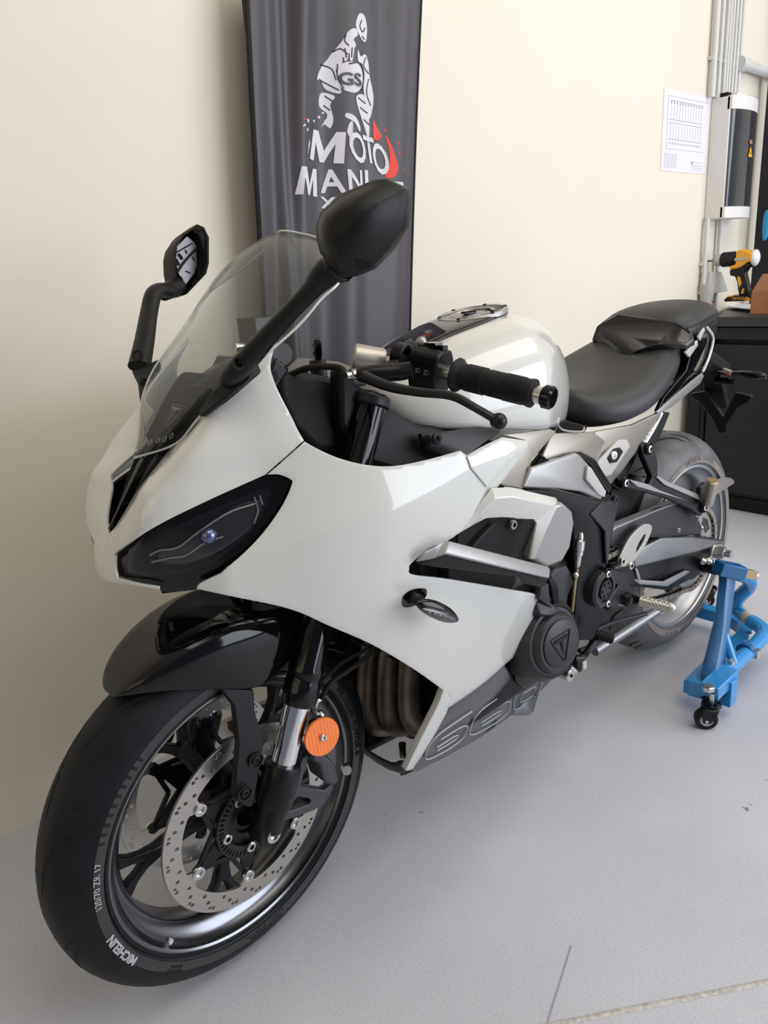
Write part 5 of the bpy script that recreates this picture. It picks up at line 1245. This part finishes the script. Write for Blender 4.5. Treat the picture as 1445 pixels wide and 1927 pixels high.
# right handlebar (mostly hidden)
RH = empty_part('right_handlebar', BIKE); STX = STEER
def mirror_steer(p): q = unsteer(p); q = q*np.array((1, -1, 1)); return (q-SG) @ STEER.T+SG
ge2, gi2 = mirror_steer(ge), mirror_steer(gi); ax2 = (ge2-gi2)/np.linalg.norm(ge2-gi2)
g = G(); g.cyl(mirror_steer(gp(-.05)), ge2, .011, 'bolt'); g.obj('bar_tube', RH)
g = G(); g.cyl(gi2+ax2*.012, ge2-ax2*.012, .0168, 'rubber'); g.obj('grip', RH)
g = G(); g.cyl(ge2-ax2*.006, ge2+ax2*.014, .0165, 'black_gloss', ch=.003); g.obj('bar_end', RH)
g = G(); g.cyl(gi2-ax2*.05, gi2+ax2*.005, .024, 'black_satin', ch=.004); g.obj('switch_housing', RH)
g = G(); g.tube([mirror_steer(p) for p in lev], [.011, .0095, .0085, .0080, .0072, .0075], 'black_satin', 12, sq=.75); g.obj('brake_lever', RH)
g = G(); c = P(482, 622, y=-.10); g.box(c, (.035, .055, .042), 'black_gloss'); g.cyl(P(440, 653, y=-.10), P(458, 651, y=-.10), .008, 'bolt'); g.obj('brake_fluid_reservoir', RH, bevel=.004)
# top yoke, key, dash
g = G(); c = P(600, 690, y=0); tz = .955
g.prism([P(u, v, z=tz) for u, v in ((530, 700), (560, 672), (640, 680), (690, 700), (690, 712), (640, 715), (600, 705), (560, 712))], (0, 0, -.012), 'alu_satin'); g.obj('top_yoke', BIKE, bevel=.004, label='bright metal top yoke')
g = G(); k0 = P(597, 672, y=0); g.cyl(k0-np.array((0, 0, .03)), k0-np.array((0, 0, .005)), .014, 'dark_metal'); g.loft([[k0+np.array((.0, w*a, h)) + np.array((d, 0, 0)) for a, d in ((-1, 0), (0, .004), (1, 0), (0, -.004))] for h, w in ((-.008, .008), (.004, .014), (.022, .015), (.028, .010))], 'black_gloss'); g.obj('ignition_key', BIKE, bevel=.001, label='black ignition key in its lock')
g = G(); dsh = [(-.10, -.075, .955), (-.10, .075, .955), (-.145, .085, 1.005), (-.145, -.085, 1.005)]; g.prism(dsh, (-.02, 0, -.02), 'black_gloss'); g.obj('instrument_panel', BIKE, bevel=.005)
g = G(); rows = [[(x, y, z-2.2*y*y) for y in np.linspace(-w, w, 9)] for x, z, w in ((-.06, .965, .10), (-.10, .99, .11), (-.14, 1.005, .11))]; g.loft(rows, 'black_satin', caps=False, closed=False); g.obj('instrument_hood', BIKE, sub=1, solid=.004)
# wiring bundle below the yoke
for pts, r_ in (([(545, 705, .05), (560, 740, .05), (575, 780, .06), (590, 812, .06)], .006), ([(570, 700, .03), (590, 745, .04), (600, 790, .05), (610, 830, .06)], .008), ([(620, 720, .04), (615, 760, .05), (630, 800, .05), (640, 850, .06)], .010), ([(560, 790, .07), (575, 800, .07), (580, 815, .07)], .012)):
    g = G(); g.tube([P(u, v, y=y) for u, v, y in pts], r_, 'rubber', 10); g.obj('wiring_harness', BIKE)
g = G(); slab(g, [(528, 700, .055), (600, 705, .06), (640, 715, .06), (700, 740, .05), (740, 850, .05), (600, 850, .09), (560, 800, .1), (535, 740, .08)], .08, 'black_dark'); g.obj('headstock_cover', BIKE, bevel=.01)
# ================================================================== engine, frame, swingarm, pegs
# side covers under the tank: satin silver
skin('side_cover', [(945, 818, .170), (1035, 806, .165), (1048, 812, .165), (1040, 822, .168), (1002, 865, .178), (985, 920, .188), (945, 914, .190), (938, 905, .190), (992, 838, .178), (990, 829, .175)],
     [(0, 1, 2, 3, 4, 8, 9), (4, 5, 6, 7, 8)], .008, 'champagne', BIKE, .0025, label='champagne silver side cover')
skin('side_cover', [(1040, 815, .164), (1120, 812, .150), (1140, 830, .148), (1122, 866, .160), (1092, 851, .168), (1030, 866, .176), (1022, 858, .174)],
     [(0, 1, 2, 3, 4, 5, 6)], .008, 'champagne', BIKE, .0025, label='champagne silver rear side cover')
skin('subframe_cover', [(1120, 812, .150), (1190, 800, .150), (1246, 775, .15), (1252, 752, .148), (1240, 790, .142), (1212, 832, .138), (1150, 912, .142), (1120, 868, .156)],
     [(0, 1, 6, 7), (1, 2, 4, 5, 6), (2, 3, 4)], .008, 'champagne', BIKE, .003, label='satin silver subframe cover with keyhole')
skin('lock_plate', [(1128, 868, .160), (1165, 828, .152), (1180, 826, .148), (1187, 840, .148), (1150, 895, .154), (1138, 898, .156), (1124, 876, .161)], [tuple(range(7))], .008, 'grey_plastic', BIKE, .003, mirror=False)
g = G(); slab(g, [(1144, 862, .160), (1156, 845, .158), (1168, 842, .156), (1174, 850, .156), (1162, 870, .158), (1150, 872, .160)], .006, 'black_satin'); g.obj('lock_recess', BIKE, bevel=.003)
g = G(); c = P(1156, 857, y=.163); g.lathe([(-.004, .009), (0, .009), (.001, .0075), (.001, 0)], c, (.25, .95, .1), 'bolt', 24); g.box(c+np.array((0, .0012, 0)), (.0015, .001, .008), 'black_dark'); g.obj('seat_lock', BIKE)
# frame plate (upper, light)
skin('frame_plate', [(985, 918, .192), (1002, 880, .192), (1085, 852, .190), (1092, 856, .190), (1108, 874, .188), (1138, 928, .180), (1131, 942, .182), (1096, 926, .190), (1050, 920, .192)],
     [(0, 1, 2, 3, 4, 5, 6, 7, 8)], .010, 'silver_satin', BIKE, .004)
skin('frame_plate_inset', [(1106, 876, .192), (1113, 880, .191), (1141, 925, .184), (1138, 936, .185), (1128, 932, .186), (1104, 902, .192)], [tuple(range(6))], .006, 'grey_plastic', BIKE, .0015)
skin('frame_edge', [(1002, 878, .180), (1030, 868, .180), (1080, 850, .178), (1092, 850, .177), (1122, 866, .172), (1152, 916, .165), (1146, 930, .168), (1112, 874, .180), (1092, 857, .182), (1005, 882, .186)], [(0, 1, 2, 3, 8, 9), (3, 4, 7, 8), (4, 5, 6, 7)], .012, 'black_satin', BIKE, .002)
# frame side casting down to the swingarm pivot
skin('pivot_plate', [(985, 922, .188), (1050, 924, .190), (1132, 942, .184), (1146, 930, .176), (1164, 938, .168), (1162, 952, .168), (1154, 1000, .170), (1140, 1070, .172), (1132, 1180, .160), (1118, 1205, .150), (1086, 1206, .150), (1082, 1180, .155), (1085, 1100, .165), (1078, 1000, .170), (1075, 960, .178), (1110, 972, .186), (1139, 998, .186)],
     [(0, 1, 2, 16, 15, 14), (2, 3, 4, 5, 16), (16, 5, 6, 7), (13, 14, 15), (15, 16, 7, 12, 13), (7, 8, 9, 10, 11, 12)], .03, 'black_satin', BIKE, .004)
skin('pivot_cover', [(1112, 968, .190), (1134, 945, .188), (1162, 940, .174), (1163, 952, .173), (1150, 1010, .178), (1143, 1068, .180), (1140, 1000, .194)], [(0, 1, 2, 3, 6), (3, 4, 5, 6)], .006, 'cover_grey', BIKE, .003)
g = G(); c = P(1158, 940, y=.178); g.lathe([(-.003, .010), (0, .010), (.002, .008), (.002, .004)], c, YV, 'black_gloss', 20); g.obj('frame_bolt', BIKE)
PV = P(1133, 1108, y=.178)
g = G(); g.lathe([(-.02, .043), (.004, .043), (.009, .038), (.009, .030), (.003, .028), (.003, .022), (.0, .021), (.006, .020), (.007, .012), (.007, 0)], PV, YV, 'cover_grey', 48); g.obj('pivot_cap', BIKE)
g = G(); g.plate([circle((0, 0), .021, 32)]+[[(r*cos(a+d), r*sin(a+d)) for r, d in ((.012, -.2), (.018, -.2), (.018, .2), (.012, .2))] for a in np.linspace(0, 2*pi, 7)[:-1]], (PV+np.array((0, .008, 0)), (1, 0, 0), (0, 0, 1), YV), .004, 'dark_metal'); g.obj('pivot_star', BIKE, recalc=False)
for u, v in ((1143, 1080), (1143, 1136)):
    g = G(); c = P(u, v, y=.185); g.lathe([(-.012, .013), (0, .013), (.002, .0115)], c, YV, 'black_satin', 20); g.bolt(c, YV, .008); g.obj('plate_bolt', BIKE)
# engine
EN = empty_part('engine', BIKE)
g = G(); g.box((-.60, 0, .40), (.34, .30, .26), 'black_matt'); g.box((-.50, 0, .56), (.20, .30, .20), 'black_matt', rotm((0, 1, 0), -.35)); g.box((-.80, 0, .36), (.22, .24, .16), 'black_matt'); g.box((-.62, 0, .26), (.26, .10, .10), 'black_dark'); g.obj('crankcase', EN, bevel=.015)
ec = P(1054, 1211, y=.228); en_ = np.array((.10, .98, .14)); en_ /= np.linalg.norm(en_)
g = G(); g.lathe([(-.11, .088), (-.05, .086), (-.028, .082), (-.016, .073), (-.012, .071), (-.015, .068), (-.014, .062), (-.003, .057), (.0, .054), (.001, .0)], ec, en_, 'cover_grey', 72); g.obj('alternator_cover', EN, smooth=40)
skin('alternator_arm', [(1002, 1128, .20), (1018, 1118, .205), (1046, 1140, .212), (1062, 1150, .215), (1040, 1158, .222), (1020, 1158, .218), (1010, 1150, .21)], [tuple(range(7))], .06, 'cover_grey', EN, .006, mirror=False)
g = G(); g.lathe([(0, .0470), (.0015, .0470), (.0025, .0455), (.0025, 0)], ec+en_*.001, en_, 'cover_grey', 64); g.obj('cover_badge_disc', EN)
g = G(); ex = np.cross(en_, (0, 0, 1)); ex /= np.linalg.norm(ex); ey = np.cross(ex, en_); ey = ey if ey[2] > 0 else -ey; ca, sa = cos(-.10), sin(-.10); ex, ey = ex*ca+ey*sa, ey*ca-ex*sa
emblem(g, ec+en_*.0045, ex, ey, en_, .056, 'black_dark', .0010); g.obj('cover_emblem', EN)
skin('crank_side', [(968, 1238, .17), (1003, 1150, .19), (1025, 1152, .20), (1030, 1190, .19), (1020, 1275, .17), (985, 1298, .155), (970, 1285, .155)], [(0, 1, 2, 3, 4, 5, 6)], .05, 'black_gloss', EN, .006, mirror=False)
skin('cylinder_cover', [(1078, 1082, .19), (1068, 1064, .19), (1046, 1070, .19), (1036, 1085, .19), (1042, 1120, .19), (1050, 1150, .19), (1066, 1150, .18), (1070, 1120, .185), (1080, 1098, .185)], [tuple(range(9))], .04, 'cover_grey', EN, .005, mirror=False)
skin('cylinder_guard', [(1018, 1108, .222), (1032, 1098, .222), (1036, 1140, .215), (1048, 1152, .21), (1015, 1128, .22)], [tuple(range(5))], .02, 'cover_grey', EN, .004, mirror=False)
for k in range(3):
    g = G(); g.tube([P(1030+k*4, 1085+k*4, y=.20), P(1038+k*4, 1105, y=.205), P(1042+k*3, 1135, y=.20)], .0038, 'rubber', 8); g.obj('engine_hose', EN)
# clutch cable end and adjuster
g = G(); a, b = P(1092, 1002, y=.195), P(1086, 1070, y=.195); ax_ = (b-a)/np.linalg.norm(b-a); L = np.linalg.norm(b-a)
g.lathe([(0, 0), (0, .005), (.08*L, .007), (.2*L, .007), (.22*L, .0105), (.48*L, .0105), (.5*L, .009), (.62*L, .009), (.64*L, .0065), (.9*L, .006), (.95*L, .0045), (L, 0)], a, ax_, 'bolt', 20); g.obj('cable_adjuster', EN)
g = G(); g.tube([b, P(1082, 1095, y=.193), P(1076, 1150, y=.185)], .0036, 'brass', 10, sm=False); g.ball(P(1083, 1082, y=.194), .0065, 'bolt', 8); g.obj('cable_rod', EN)
# drain and gear linkage
g = G(); c = P(1066, 1268, y=.175); g.cyl(c-np.array((0, .015, 0)), c+np.array((0, .012, 0)), .014, 'bolt', ch=.002); g.ball(c+np.array((0, .012, 0)), .004, 'black_dark', 6); g.obj('oil_filler_bolt', EN)
g = G(); g.tube([P(1070, 1255, y=.16), P(1080, 1262, y=.165), P(1086, 1266, y=.165)], [.008, .0065, .004], 'bolt', 10); g.obj('sensor_switch', EN)
g = G(); g.box(P(1087, 1250, y=.15), (.03, .02, .03), 'black_satin'); g.box(P(1094, 1250, y=.155), (.015, .02, .02), 'grey_plastic'); g.obj('stand_bracket', BIKE, bevel=.003)
# gear lever
g = G(); g.tube([P(1080, 1238, y=.175), P(1095, 1236, y=.18), P(1108, 1222, y=.185), P(1128, 1195, y=.185)], [.008, .009, .008, .008], 'black_satin', 12, sq=.8); GL = g.obj('gear_lever', BIKE)
g = G(); a, b = P(1122, 1193, y=.185), P(1154, 1204, y=.215); ax_ = (b-a)/np.linalg.norm(b-a); L = np.linalg.norm(b-a)
g.cyl(a, b, .009, 'rubber')
for k in range(6): g.lathe([(0, .009), (.001, .0112), (.004, .0112), (.005, .009)], a+ax_*(L*(.12+.14*k)), ax_, 'rubber', 20)
g.obj('toe_peg', GL)
g = G(); g.tube([P(1090, 1225, y=.15), P(1110, 1215, y=.15), P(1130, 1180, y=.14), P(1215, 1155, y=.15)], .006, 'dark_metal', 10); g.obj('gear_linkage', BIKE)
# side stand folded
g = G(); a, b = P(1118, 1225, y=.11), P(1235, 1150, y=.135); g.tube([a, (a+b)/2, b], [.013, .014, .0125], 'swingarm_metal', 20, sm=False); g.obj('side_stand', BIKE, label='folded satin silver side stand')
# rider footpeg and hanger
slabs('footpeg_hanger', [[(1140, 1085, .175), (1150, 1070, .17), (1178, 1076, .165), (1184, 1100, .162), (1196, 1122, .165), (1190, 1134, .165), (1172, 1130, .165), (1156, 1148, .165), (1142, 1140, .17), (1165, 1102, .165)]], .014, 'dark_metal', BIKE, .003, mirror=True)
g = G(); slab(g, [(1176, 1122, .175), (1188, 1116, .175), (1203, 1124, .18), (1200, 1140, .18), (1182, 1142, .175)], .02, 'black_satin'); c = P(1185, 1130, y=.182); g.cyl(c-np.array((0, .01, 0)), c+np.array((0, .004, 0)), .007, 'dark_metal'); g.obj('peg_bracket', BIKE, bevel=.003)
g = G(); a, b = P(1202, 1130, y=.185), P(1262, 1144, y=.245); ax_ = (b-a)/np.linalg.norm(b-a); L = np.linalg.norm(b-a); g.cyl(a, b, .011, 'alu_satin', n=24)
mat('peg_alu', (.50, .49, .45), .45, metal=.9)
for k in range(15):
    for j in range(7):
        t = 2*pi*j/7+k*.4; e1 = np.cross(ax_, (0, 0, 1)); e1 /= np.linalg.norm(e1); e2 = np.cross(e1, ax_)
        g.box(a+ax_*(L*(.05+.9*k/14))+(e1*cos(t)+e2*sin(t))*.011, (.004, .004, .004), 'peg_alu', np.stack([ax_, e1*cos(t)+e2*sin(t), np.cross(ax_, e1*cos(t)+e2*sin(t))], 1))
g.ball(b, .0125, 'peg_alu', 8); g.obj('rider_footpeg', BIKE, label='knurled light alloy rider footpeg')
# heel guard
hg = [[(P(u, v, y=.172)[0], P(u, v, y=.172)[2]) for u, v in cat(lp, 4, True)] for lp in ([(1163, 1060), (1166, 1045), (1185, 1010), (1208, 988), (1222, 987), (1224, 998), (1210, 1030), (1186, 1060), (1170, 1066)], [(1196, 1030), (1208, 1008), (1213, 1006), (1208, 1022), (1196, 1040)])]
g = G(); g.plate(hg, ((0, .172, 0), (1, 0, 0), (0, 0, 1), YV), .006, 'peg_alu', .001); g.obj('heel_guard', BIKE, recalc=False, label='pale alloy heel guard')
for u, v in ((1169, 1056), (1185, 1064)):
    g = G(); g.bolt(P(u, v, y=.176), YV, .009, h=.006); g.obj('heel_guard_bolt', BIKE)
# pillion peg bracket
slabs('pillion_peg_bracket', [[(1164, 900, .150), (1180, 897, .150), (1200, 908, .155), (1222, 912, .158), (1228, 898, .158), (1212, 860, .152), (1206, 838, .150), (1216, 832, .150), (1230, 838, .150), (1238, 872, .155), (1238, 898, .160), (1250, 906, .162), (1312, 932, .168), (1322, 945, .17), (1328, 962, .17), (1318, 972, .17), (1300, 958, .168), (1255, 938, .163), (1220, 928, .16), (1184, 920, .153), (1170, 918, .150)]], .016, 'black_satin', BIKE, .003)
slabs('bracket_edge', [[(1236, 898, .163), (1240, 896, .163), (1252, 904, .165), (1312, 929, .171), (1322, 944, .173), (1314, 940, .172), (1250, 912, .166)], [(1183, 902, .156), (1200, 906, .158), (1222, 912, .161), (1240, 922, .164), (1298, 944, .17), (1250, 930, .165), (1200, 916, .157)]], .004, 'silver_satin', BIKE, .001)
for u, v, yy in ((1177, 909, .156), (1222, 845, .156), (1326, 955, .176)):
    g = G(); c = P(u, v, y=yy); g.lathe([(-.01, .014), (0, .014), (.002, .012)], c, YV, 'black_satin', 20); g.bolt(c, YV, .009); g.obj('bracket_bolt', BIKE)
g = G(); a, b = P(1330, 950, y=.185), P(1341, 903, y=.20); ax_ = (b-a)/np.linalg.norm(b-a); L = np.linalg.norm(b-a); g.tube([a, b], [.012, .013], 'brass', 12, sm=False)
for k in range(13): g.lathe([(0, .012), (.001, .015), (.003, .015), (.004, .012)], a+ax_*(L*(.05+.072*k)), ax_, 'steel', 16)
pp = g.obj('pillion_peg', BIKE, label='ribbed pillion footpeg folded up'); mirrored(pp)
g = G(); slab(g, [(1316, 940, .17), (1318, 918, .17), (1328, 908, .17), (1338, 908, .17), (1332, 940, .17)], .012, 'dark_metal'); g.obj('peg_hinge', BIKE, bevel=.003)
# swingarm
SA = empty_part('swingarm', BIKE)
skin('swingarm_side', [(1178, 1036, .130), (1230, 1018, .140), (1290, 1012, .146), (1362, 1017, .150), (1364, 1022, .152), (1352, 1050, .152), (1330, 1062, .150), (1318, 1082, .146), (1258, 1112, .138), (1184, 1102, .132), (1172, 1070, .130)],
     [tuple(range(11))], .045, 'black_satin', SA, .006)
skin('swingarm_upper', [(1190, 1040, .142), (1245, 1012, .150), (1300, 1010, .154), (1364, 1018, .158), (1362, 1024, .160), (1308, 1040, .160), (1252, 1054, .156), (1196, 1068, .148)],
     [tuple(range(8))], .01, 'swingarm_metal', SA, .006)
skin('swingarm_lower_edge', [(1192, 1090, .142), (1206, 1092, .146), (1250, 1095, .150), (1292, 1074, .152), (1300, 1076, .152), (1256, 1104, .148), (1204, 1100, .144)], [tuple(range(7))], .006, 'silver_satin', SA, .002)
skin('swingarm_lower_edge', [(1196, 1070, .148), (1200, 1070, .148), (1207, 1092, .147), (1202, 1094, .146)], [(0, 1, 2, 3)], .006, 'silver_satin', SA, .0015)
g = G(); g.bar((-.95, .115, .405), (-1.20, .12, .37), .05, .07, 'black_satin'); g.bar((-.95, -.115, .405), (-1.43, -.13, .33), .04, .06, 'black_satin'); g.box((-.99, 0, .40), (.09, .22, .08), 'black_satin'); g.obj('swingarm_cross', SA, bevel=.01)
skin('chain_guard', [(1150, 1008, .155), (1158, 992, .15), (1240, 956, .15), (1290, 942, .146), (1300, 950, .146), (1322, 992, .14), (1320, 1006, .14), (1250, 1012, .150), (1200, 1012, .15), (1150, 1030, .155)],
     [tuple(range(10))], .012, 'cover_grey', SA, .004)
skin('chain_guard_top', [(1150, 1002, .158), (1152, 982, .14), (1215, 958, .135), (1262, 938, .13), (1290, 940, .15), (1240, 958, .155), (1158, 994, .158)], [tuple(range(7))], .006, 'swingarm_metal', SA, .002, mirror=False)
g = G(); g.bolt(P(1276, 997, y=.155), YV, .006, h=.004); g.obj('guard_bolt', SA)
skin('tyre_hugger', [(1318, 930, .115), (1350, 905, .11), (1360, 897, .10), (1376, 899, .09), (1383, 905, .09), (1382, 910, .095), (1366, 920, .11), (1338, 938, .12)], [tuple(range(8))], .008, 'alu_satin', SA, .003, label='pale tip of the rear hugger')
g = G(); slab(g, [(1344, 1026, .166), (1358, 1022, .166), (1362, 1028, .166), (1354, 1048, .166), (1338, 1048, .166)], .01, 'steel'); g.obj('axle_plate', SA, bevel=.002)
g = G(); c = P(1352, 1038, y=.172); g.cyl(c-np.array((0, .01, 0)), c+np.array((0, .018, 0)), .016, 'bolt', 6, ch=.002); g.cyl(c+np.array((0, .018, 0)), c+np.array((0, .034, 0)), .010, 'bolt'); g.obj('rear_axle_nut', SA)
g = G(); a = P(1322, 1056, y=.165); g.cyl(a, a+np.array((-.06, 0, -.008)), .006, 'bolt'); g.ball(a, .010, 'bolt', 8); g.ball(P(1334, 1057, y=.168), .009, 'bolt', 8); g.obj('chain_adjuster', SA)
g = G(); c = P(1335, 1068, y=.165); g.cyl(c-np.array((0, .02, 0)), c+np.array((0, .025, 0)), .016, 'black_satin', ch=.004); g.cyl(c+np.array((0, .025, 0)), c+np.array((0, .040, 0)), .010, 'bolt', ch=.002); g.obj('stand_bobbin', SA)
# shock and inner fender area
g = G(); g.tube([P(1195, 900, y=.04), P(1160, 1000, y=.04)], .035, 'dark_metal', 20, sm=False); g.obj('rear_shock', BIKE)
skin('inner_fender', [(1152, 905, .09), (1210, 905, .08), (1200, 940, .08), (1165, 1000, .1), (1150, 1000, .11)], [tuple(range(5))], .01, 'cover_grey', BIKE, .003)
slabs('subframe_tube', [[(1150, 912, .12), (1250, 775, .12), (1262, 776, .12), (1240, 830, .12), (1206, 845, .12), (1168, 925, .12)]], .02, 'black_satin', BIKE, .004)
g = G(); g.tube([P(1206, 838, y=.135), P(1226, 805, y=.135), P(1240, 778, y=.13)], .010, 'steel', 10); g.obj('subframe_rail', BIKE)
g = G()
for k in range(7): g.box(P(1210+k*4.6, 832-k*8, y=.142), (.010, .006, .012), 'grey_plastic')
g.obj('wiring_clip_strip', BIKE)
slabs('under_seat_cover', [[(1040, 818, .15), (1050, 795, .14), (1062, 790, .14), (1108, 802, .15), (1100, 815, .155), (1070, 816, .155)]], .02, 'black_gloss', BIKE, .003)
g = G(); g.tube([P(1052, 786, y=.15), P(1050, 800, y=.155), P(1062, 810, y=.16), P(1094, 812, y=.162), P(1099, 804, y=.162)], .002, 'silver_satin', 8); g.obj('seat_edge_trim', BIKE)
# exhaust headers
EX = empty_part('exhaust', BIKE)
for uu_, y in ((0, -.01), (40, .05), (-38, -.07)):
    g = G(); g.tube([P(745+uu_, 1190, y=y), P(733+uu_, 1240, y=y), P(729+uu_, 1300, y=y), P(732+uu_, 1345, y=y), P(745+uu_, 1366, y=y*.9), P(772+uu_*.8, 1362, y=y*.7), P(800+uu_*.5, 1345, y=y*.5)], .0215, 'exhaust', 20); g.obj('header_pipe', EX)
g = G(); g.tube([(-.42, 0, .235), (-.60, 0, .215), (-.85, -.06, .22), (-1.05, -.15, .25)], [.04, .055, .05, .04], 'exhaust', 20); g.obj('collector', EX)
g = G(); c = P(757, 1400, y=.03); g.cyl(c, c+np.array((.0, 0, -.03)), .008, 'bolt'); g.tube([c+np.array((0, 0, -.03)), c+np.array((-.03, 0, -.05))], .004, 'rubber', 8); g.obj('lambda_sensor', EX)

# ================================================================== paddock stand
ST = thing('paddock_stand', (-1.4, .05, 0), 'blue tubular paddock stand holding up the rear wheel of the motorcycle', 'paddock stand')
def Z(u, v, z): return P(u, v, z=z)
tp = P(1370, 1072, y=.232); bt = P(1338, 1272, z=.085)
bt = np.array((-1.20, .275, .09))
g = G(); rows = []
for f, w, d in ((0, .016, .026), (.12, .014, .022), (.5, .014, .024), (.8, .017, .030), (.93, .019, .032), (1.0, .015, .024)):
    c = tp+(bt-tp)*f+np.array((.015*sin(pi*f)*-1, 0, 0)); rows.append([c+np.array((w*1.75*sx, w*1.1*sy, 0)) for sx, sy in ((-1, -.6), (-.6, -1), (.6, -1), (1, -.6), (1, .6), (.6, 1), (-.6, 1), (-1, .6))])
g.loft(rows, 'blue_deep'); g.obj('upright', ST, smooth=50)
def rs(p): return np.array(p)*(1, -1, 1)
g = G(); rows2 = [[rs(q) for q in r_] for r_ in rows]; g.loft(rows2, 'blue_deep'); g.obj('upright', ST, smooth=50)
for s in (1, -1):
    g = G(); a = P(1350, 1068, y=.222)*np.array((1, s, 1)); b = P(1396, 1077, y=.26)*np.array((1, s, 1)); g.bar(a, b, .04, .034, 'blue_deep'); g.obj('support_block', ST, bevel=.002)
    g = G(); c = P(1418, 1082, y=.275)*np.array((1, s, 1)); g.bar(b, c, .022, .022, 'brass'); d_ = (c-b)/np.linalg.norm(c-b); g.cyl(c, c+d_*.008, .010, 'bolt', 8); g.obj('adjuster_pin', ST, bevel=.001)
# lower frame
fa = [Z(1299, 1296, .055), Z(1345, 1250, .055), Z(1385, 1215, .055), Z(1404, 1192, .055), Z(1392, 1172, .055), Z(1330, 1152, .055)]
g = G(); g.tube(fa[:3]+[Z(1398, 1201, .055), Z(1401, 1186, .055), Z(1390, 1174, .055)]+[Z(1365, 1162, .055), Z(1316, 1148, .055), Z(1285, 1138, .055)], .026, 'blue_paint', 4, sm=True); g.obj('base_frame', ST, smooth=35, bevel=.002)
e0 = Z(1299, 1296, .055)
g = G(); a, b = Z(1366, 1278, .085), Z(1300, 1296, .06); g.box((a*.3+b*.7), (.055, .05, .042), 'blue_paint', rotm((0, 0, 1), .2)); g.obj('axle_bracket', ST, bevel=.002)
c0 = np.array((-1.13, .33, .10)); c0 = Z(1355, 1290, .10)
g = G(); a, b = Z(1372, 1265, .105), Z(1334, 1302, .095); g.bar(a, b, .045, .035, 'blue_paint'); q = Z(1370, 1300, .07); g.box(q, (.035, .03, .07), 'blue_paint'); g.obj('caster_bracket', ST, bevel=.002)
g = G(); g.tube([Z(1362, 1268, .10), Z(1395, 1238, .10), Z(1428, 1206, .10), Z(1437, 1192, .105), Z(1430, 1180, .11), Z(1412, 1168, .115)], .019, 'blue_paint', 20); g.obj('side_tube', ST)
g = G(); g.tube([Z(1412, 1168, .115), Z(1395, 1152, .12)], .0195, 'grey_plastic', 20, sm=False); g.obj('handle_sleeve', ST, label='bare grey sleeve on the handle tube')
g = G(); g.tube([Z(1400, 1160, .118), Z(1388, 1148, .122), Z(1384, 1136, .14), Z(1392, 1122, .17), Z(1408, 1106, .20), Z(1411, 1096, .225), Z(1404, 1086, .25), Z(1388, 1080, .27)], .019, 'blue_paint', 20); g.obj('far_arm_tube', ST)
g = G(); g.tube([P(1360, 1185, y=.26), Z(1380, 1248, .11)], .011, 'blue_paint', 16, sm=False); g.obj('brace_tube', ST)
g = G(); c = Z(1402, 1224, .105); t_ = (Z(1428, 1206, .10)-Z(1395, 1238, .10)); t_ /= np.linalg.norm(t_); g.cyl(c-t_*.008, c+t_*.008, .0215, 'blue_deep'); g.obj('tube_collar', ST)
for k, (u, v, z) in enumerate(((1424, 1230, .10), (1396, 1219, .09), (1408, 1198, .08), (1376, 1250, .115), (1328, 1275, .085))):
    g = G(); c = Z(u, v, z); g.cyl(c-np.array((0, .0, .012)), c+np.array((0, .0, .012)), .009, 'bolt', 6); g.obj('clamp_bolt', ST)
g = G(); c = Z(1333, 1300, .115); g.cyl(c, c+np.array((0, 0, .014)), .014, 'bolt', 6, ch=.002); g.obj('caster_top_nut', ST)
# casters
def caster(name_c, c, turn=0.0, first=False):
    c = np.array(c); K = empty_part('caster', ST); f = np.array((cos(turn), sin(turn), 0)); sd = np.array((-sin(turn), cos(turn), 0))
    w = c+f*.012; w = np.array((w[0], w[1], .027))
    g = G(); g.lathe([(-.011, .008), (-.011, .024), (-.008, .0270), (.008, .0270), (.011, .024), (.011, .008)], w, sd, 'rubber', 36); g.obj('wheel', K)
    g = G(); g.lathe([(-.0115, 0), (-.0115, .015), (.0115, .015), (.0115, 0)], w, sd, 'grey_plastic', 28); g.cyl(w-sd*.017, w+sd*.017, .004, 'bolt'); g.obj('wheel_hub', K)
    g = G(); top_ = w+np.array((0, 0, .030))-f*.010; g.lathe([(0, .020), (.008, .024), (.014, .022), (.016, .01), (.016, 0)], top_, (0, 0, 1), 'black_gloss', 28)
    for s in (1, -1): g.prism([w+sd*s*.014+f*a+np.array((0, 0, b)) for a, b in ((-.008, -.006), (.008, -.006), (.012, .012), (.010, .034), (-.026, .034), (-.02, .01))], sd*s*.002, 'black_gloss')
    g.cyl(top_, top_+np.array((0, 0, .04)), .006, 'bolt'); g.obj('fork', K, bevel=.001)
    return K, w, f
K, w, f = caster('c', Z(1338, 1350, .03), -.95)
g = G(); a = w+np.array((0, 0, .032)); g.prism([a+np.array(q) for q in ((-.005, -.02, .012), (-.05, -.012, .010), (-.085, -.004, .0), (-.080, .012, .0), (-.045, .018, .008), (-.005, .018, .012))], (0, 0, .003), 'dark_metal'); g.obj('brake_pedal', K, bevel=.001)
caster('c', Z(1335, 1126, .03), -.95); caster('c', (-1.16, -.33, .03), .3)
g = G(); h0 = Z(1434, 1203, .10); g.tube([h0, h0+np.array((-.2, .05, .02)), h0+np.array((-.42, .06, .10))], .012, 'blue_deep', 12); g.obj('pull_bar', ST)
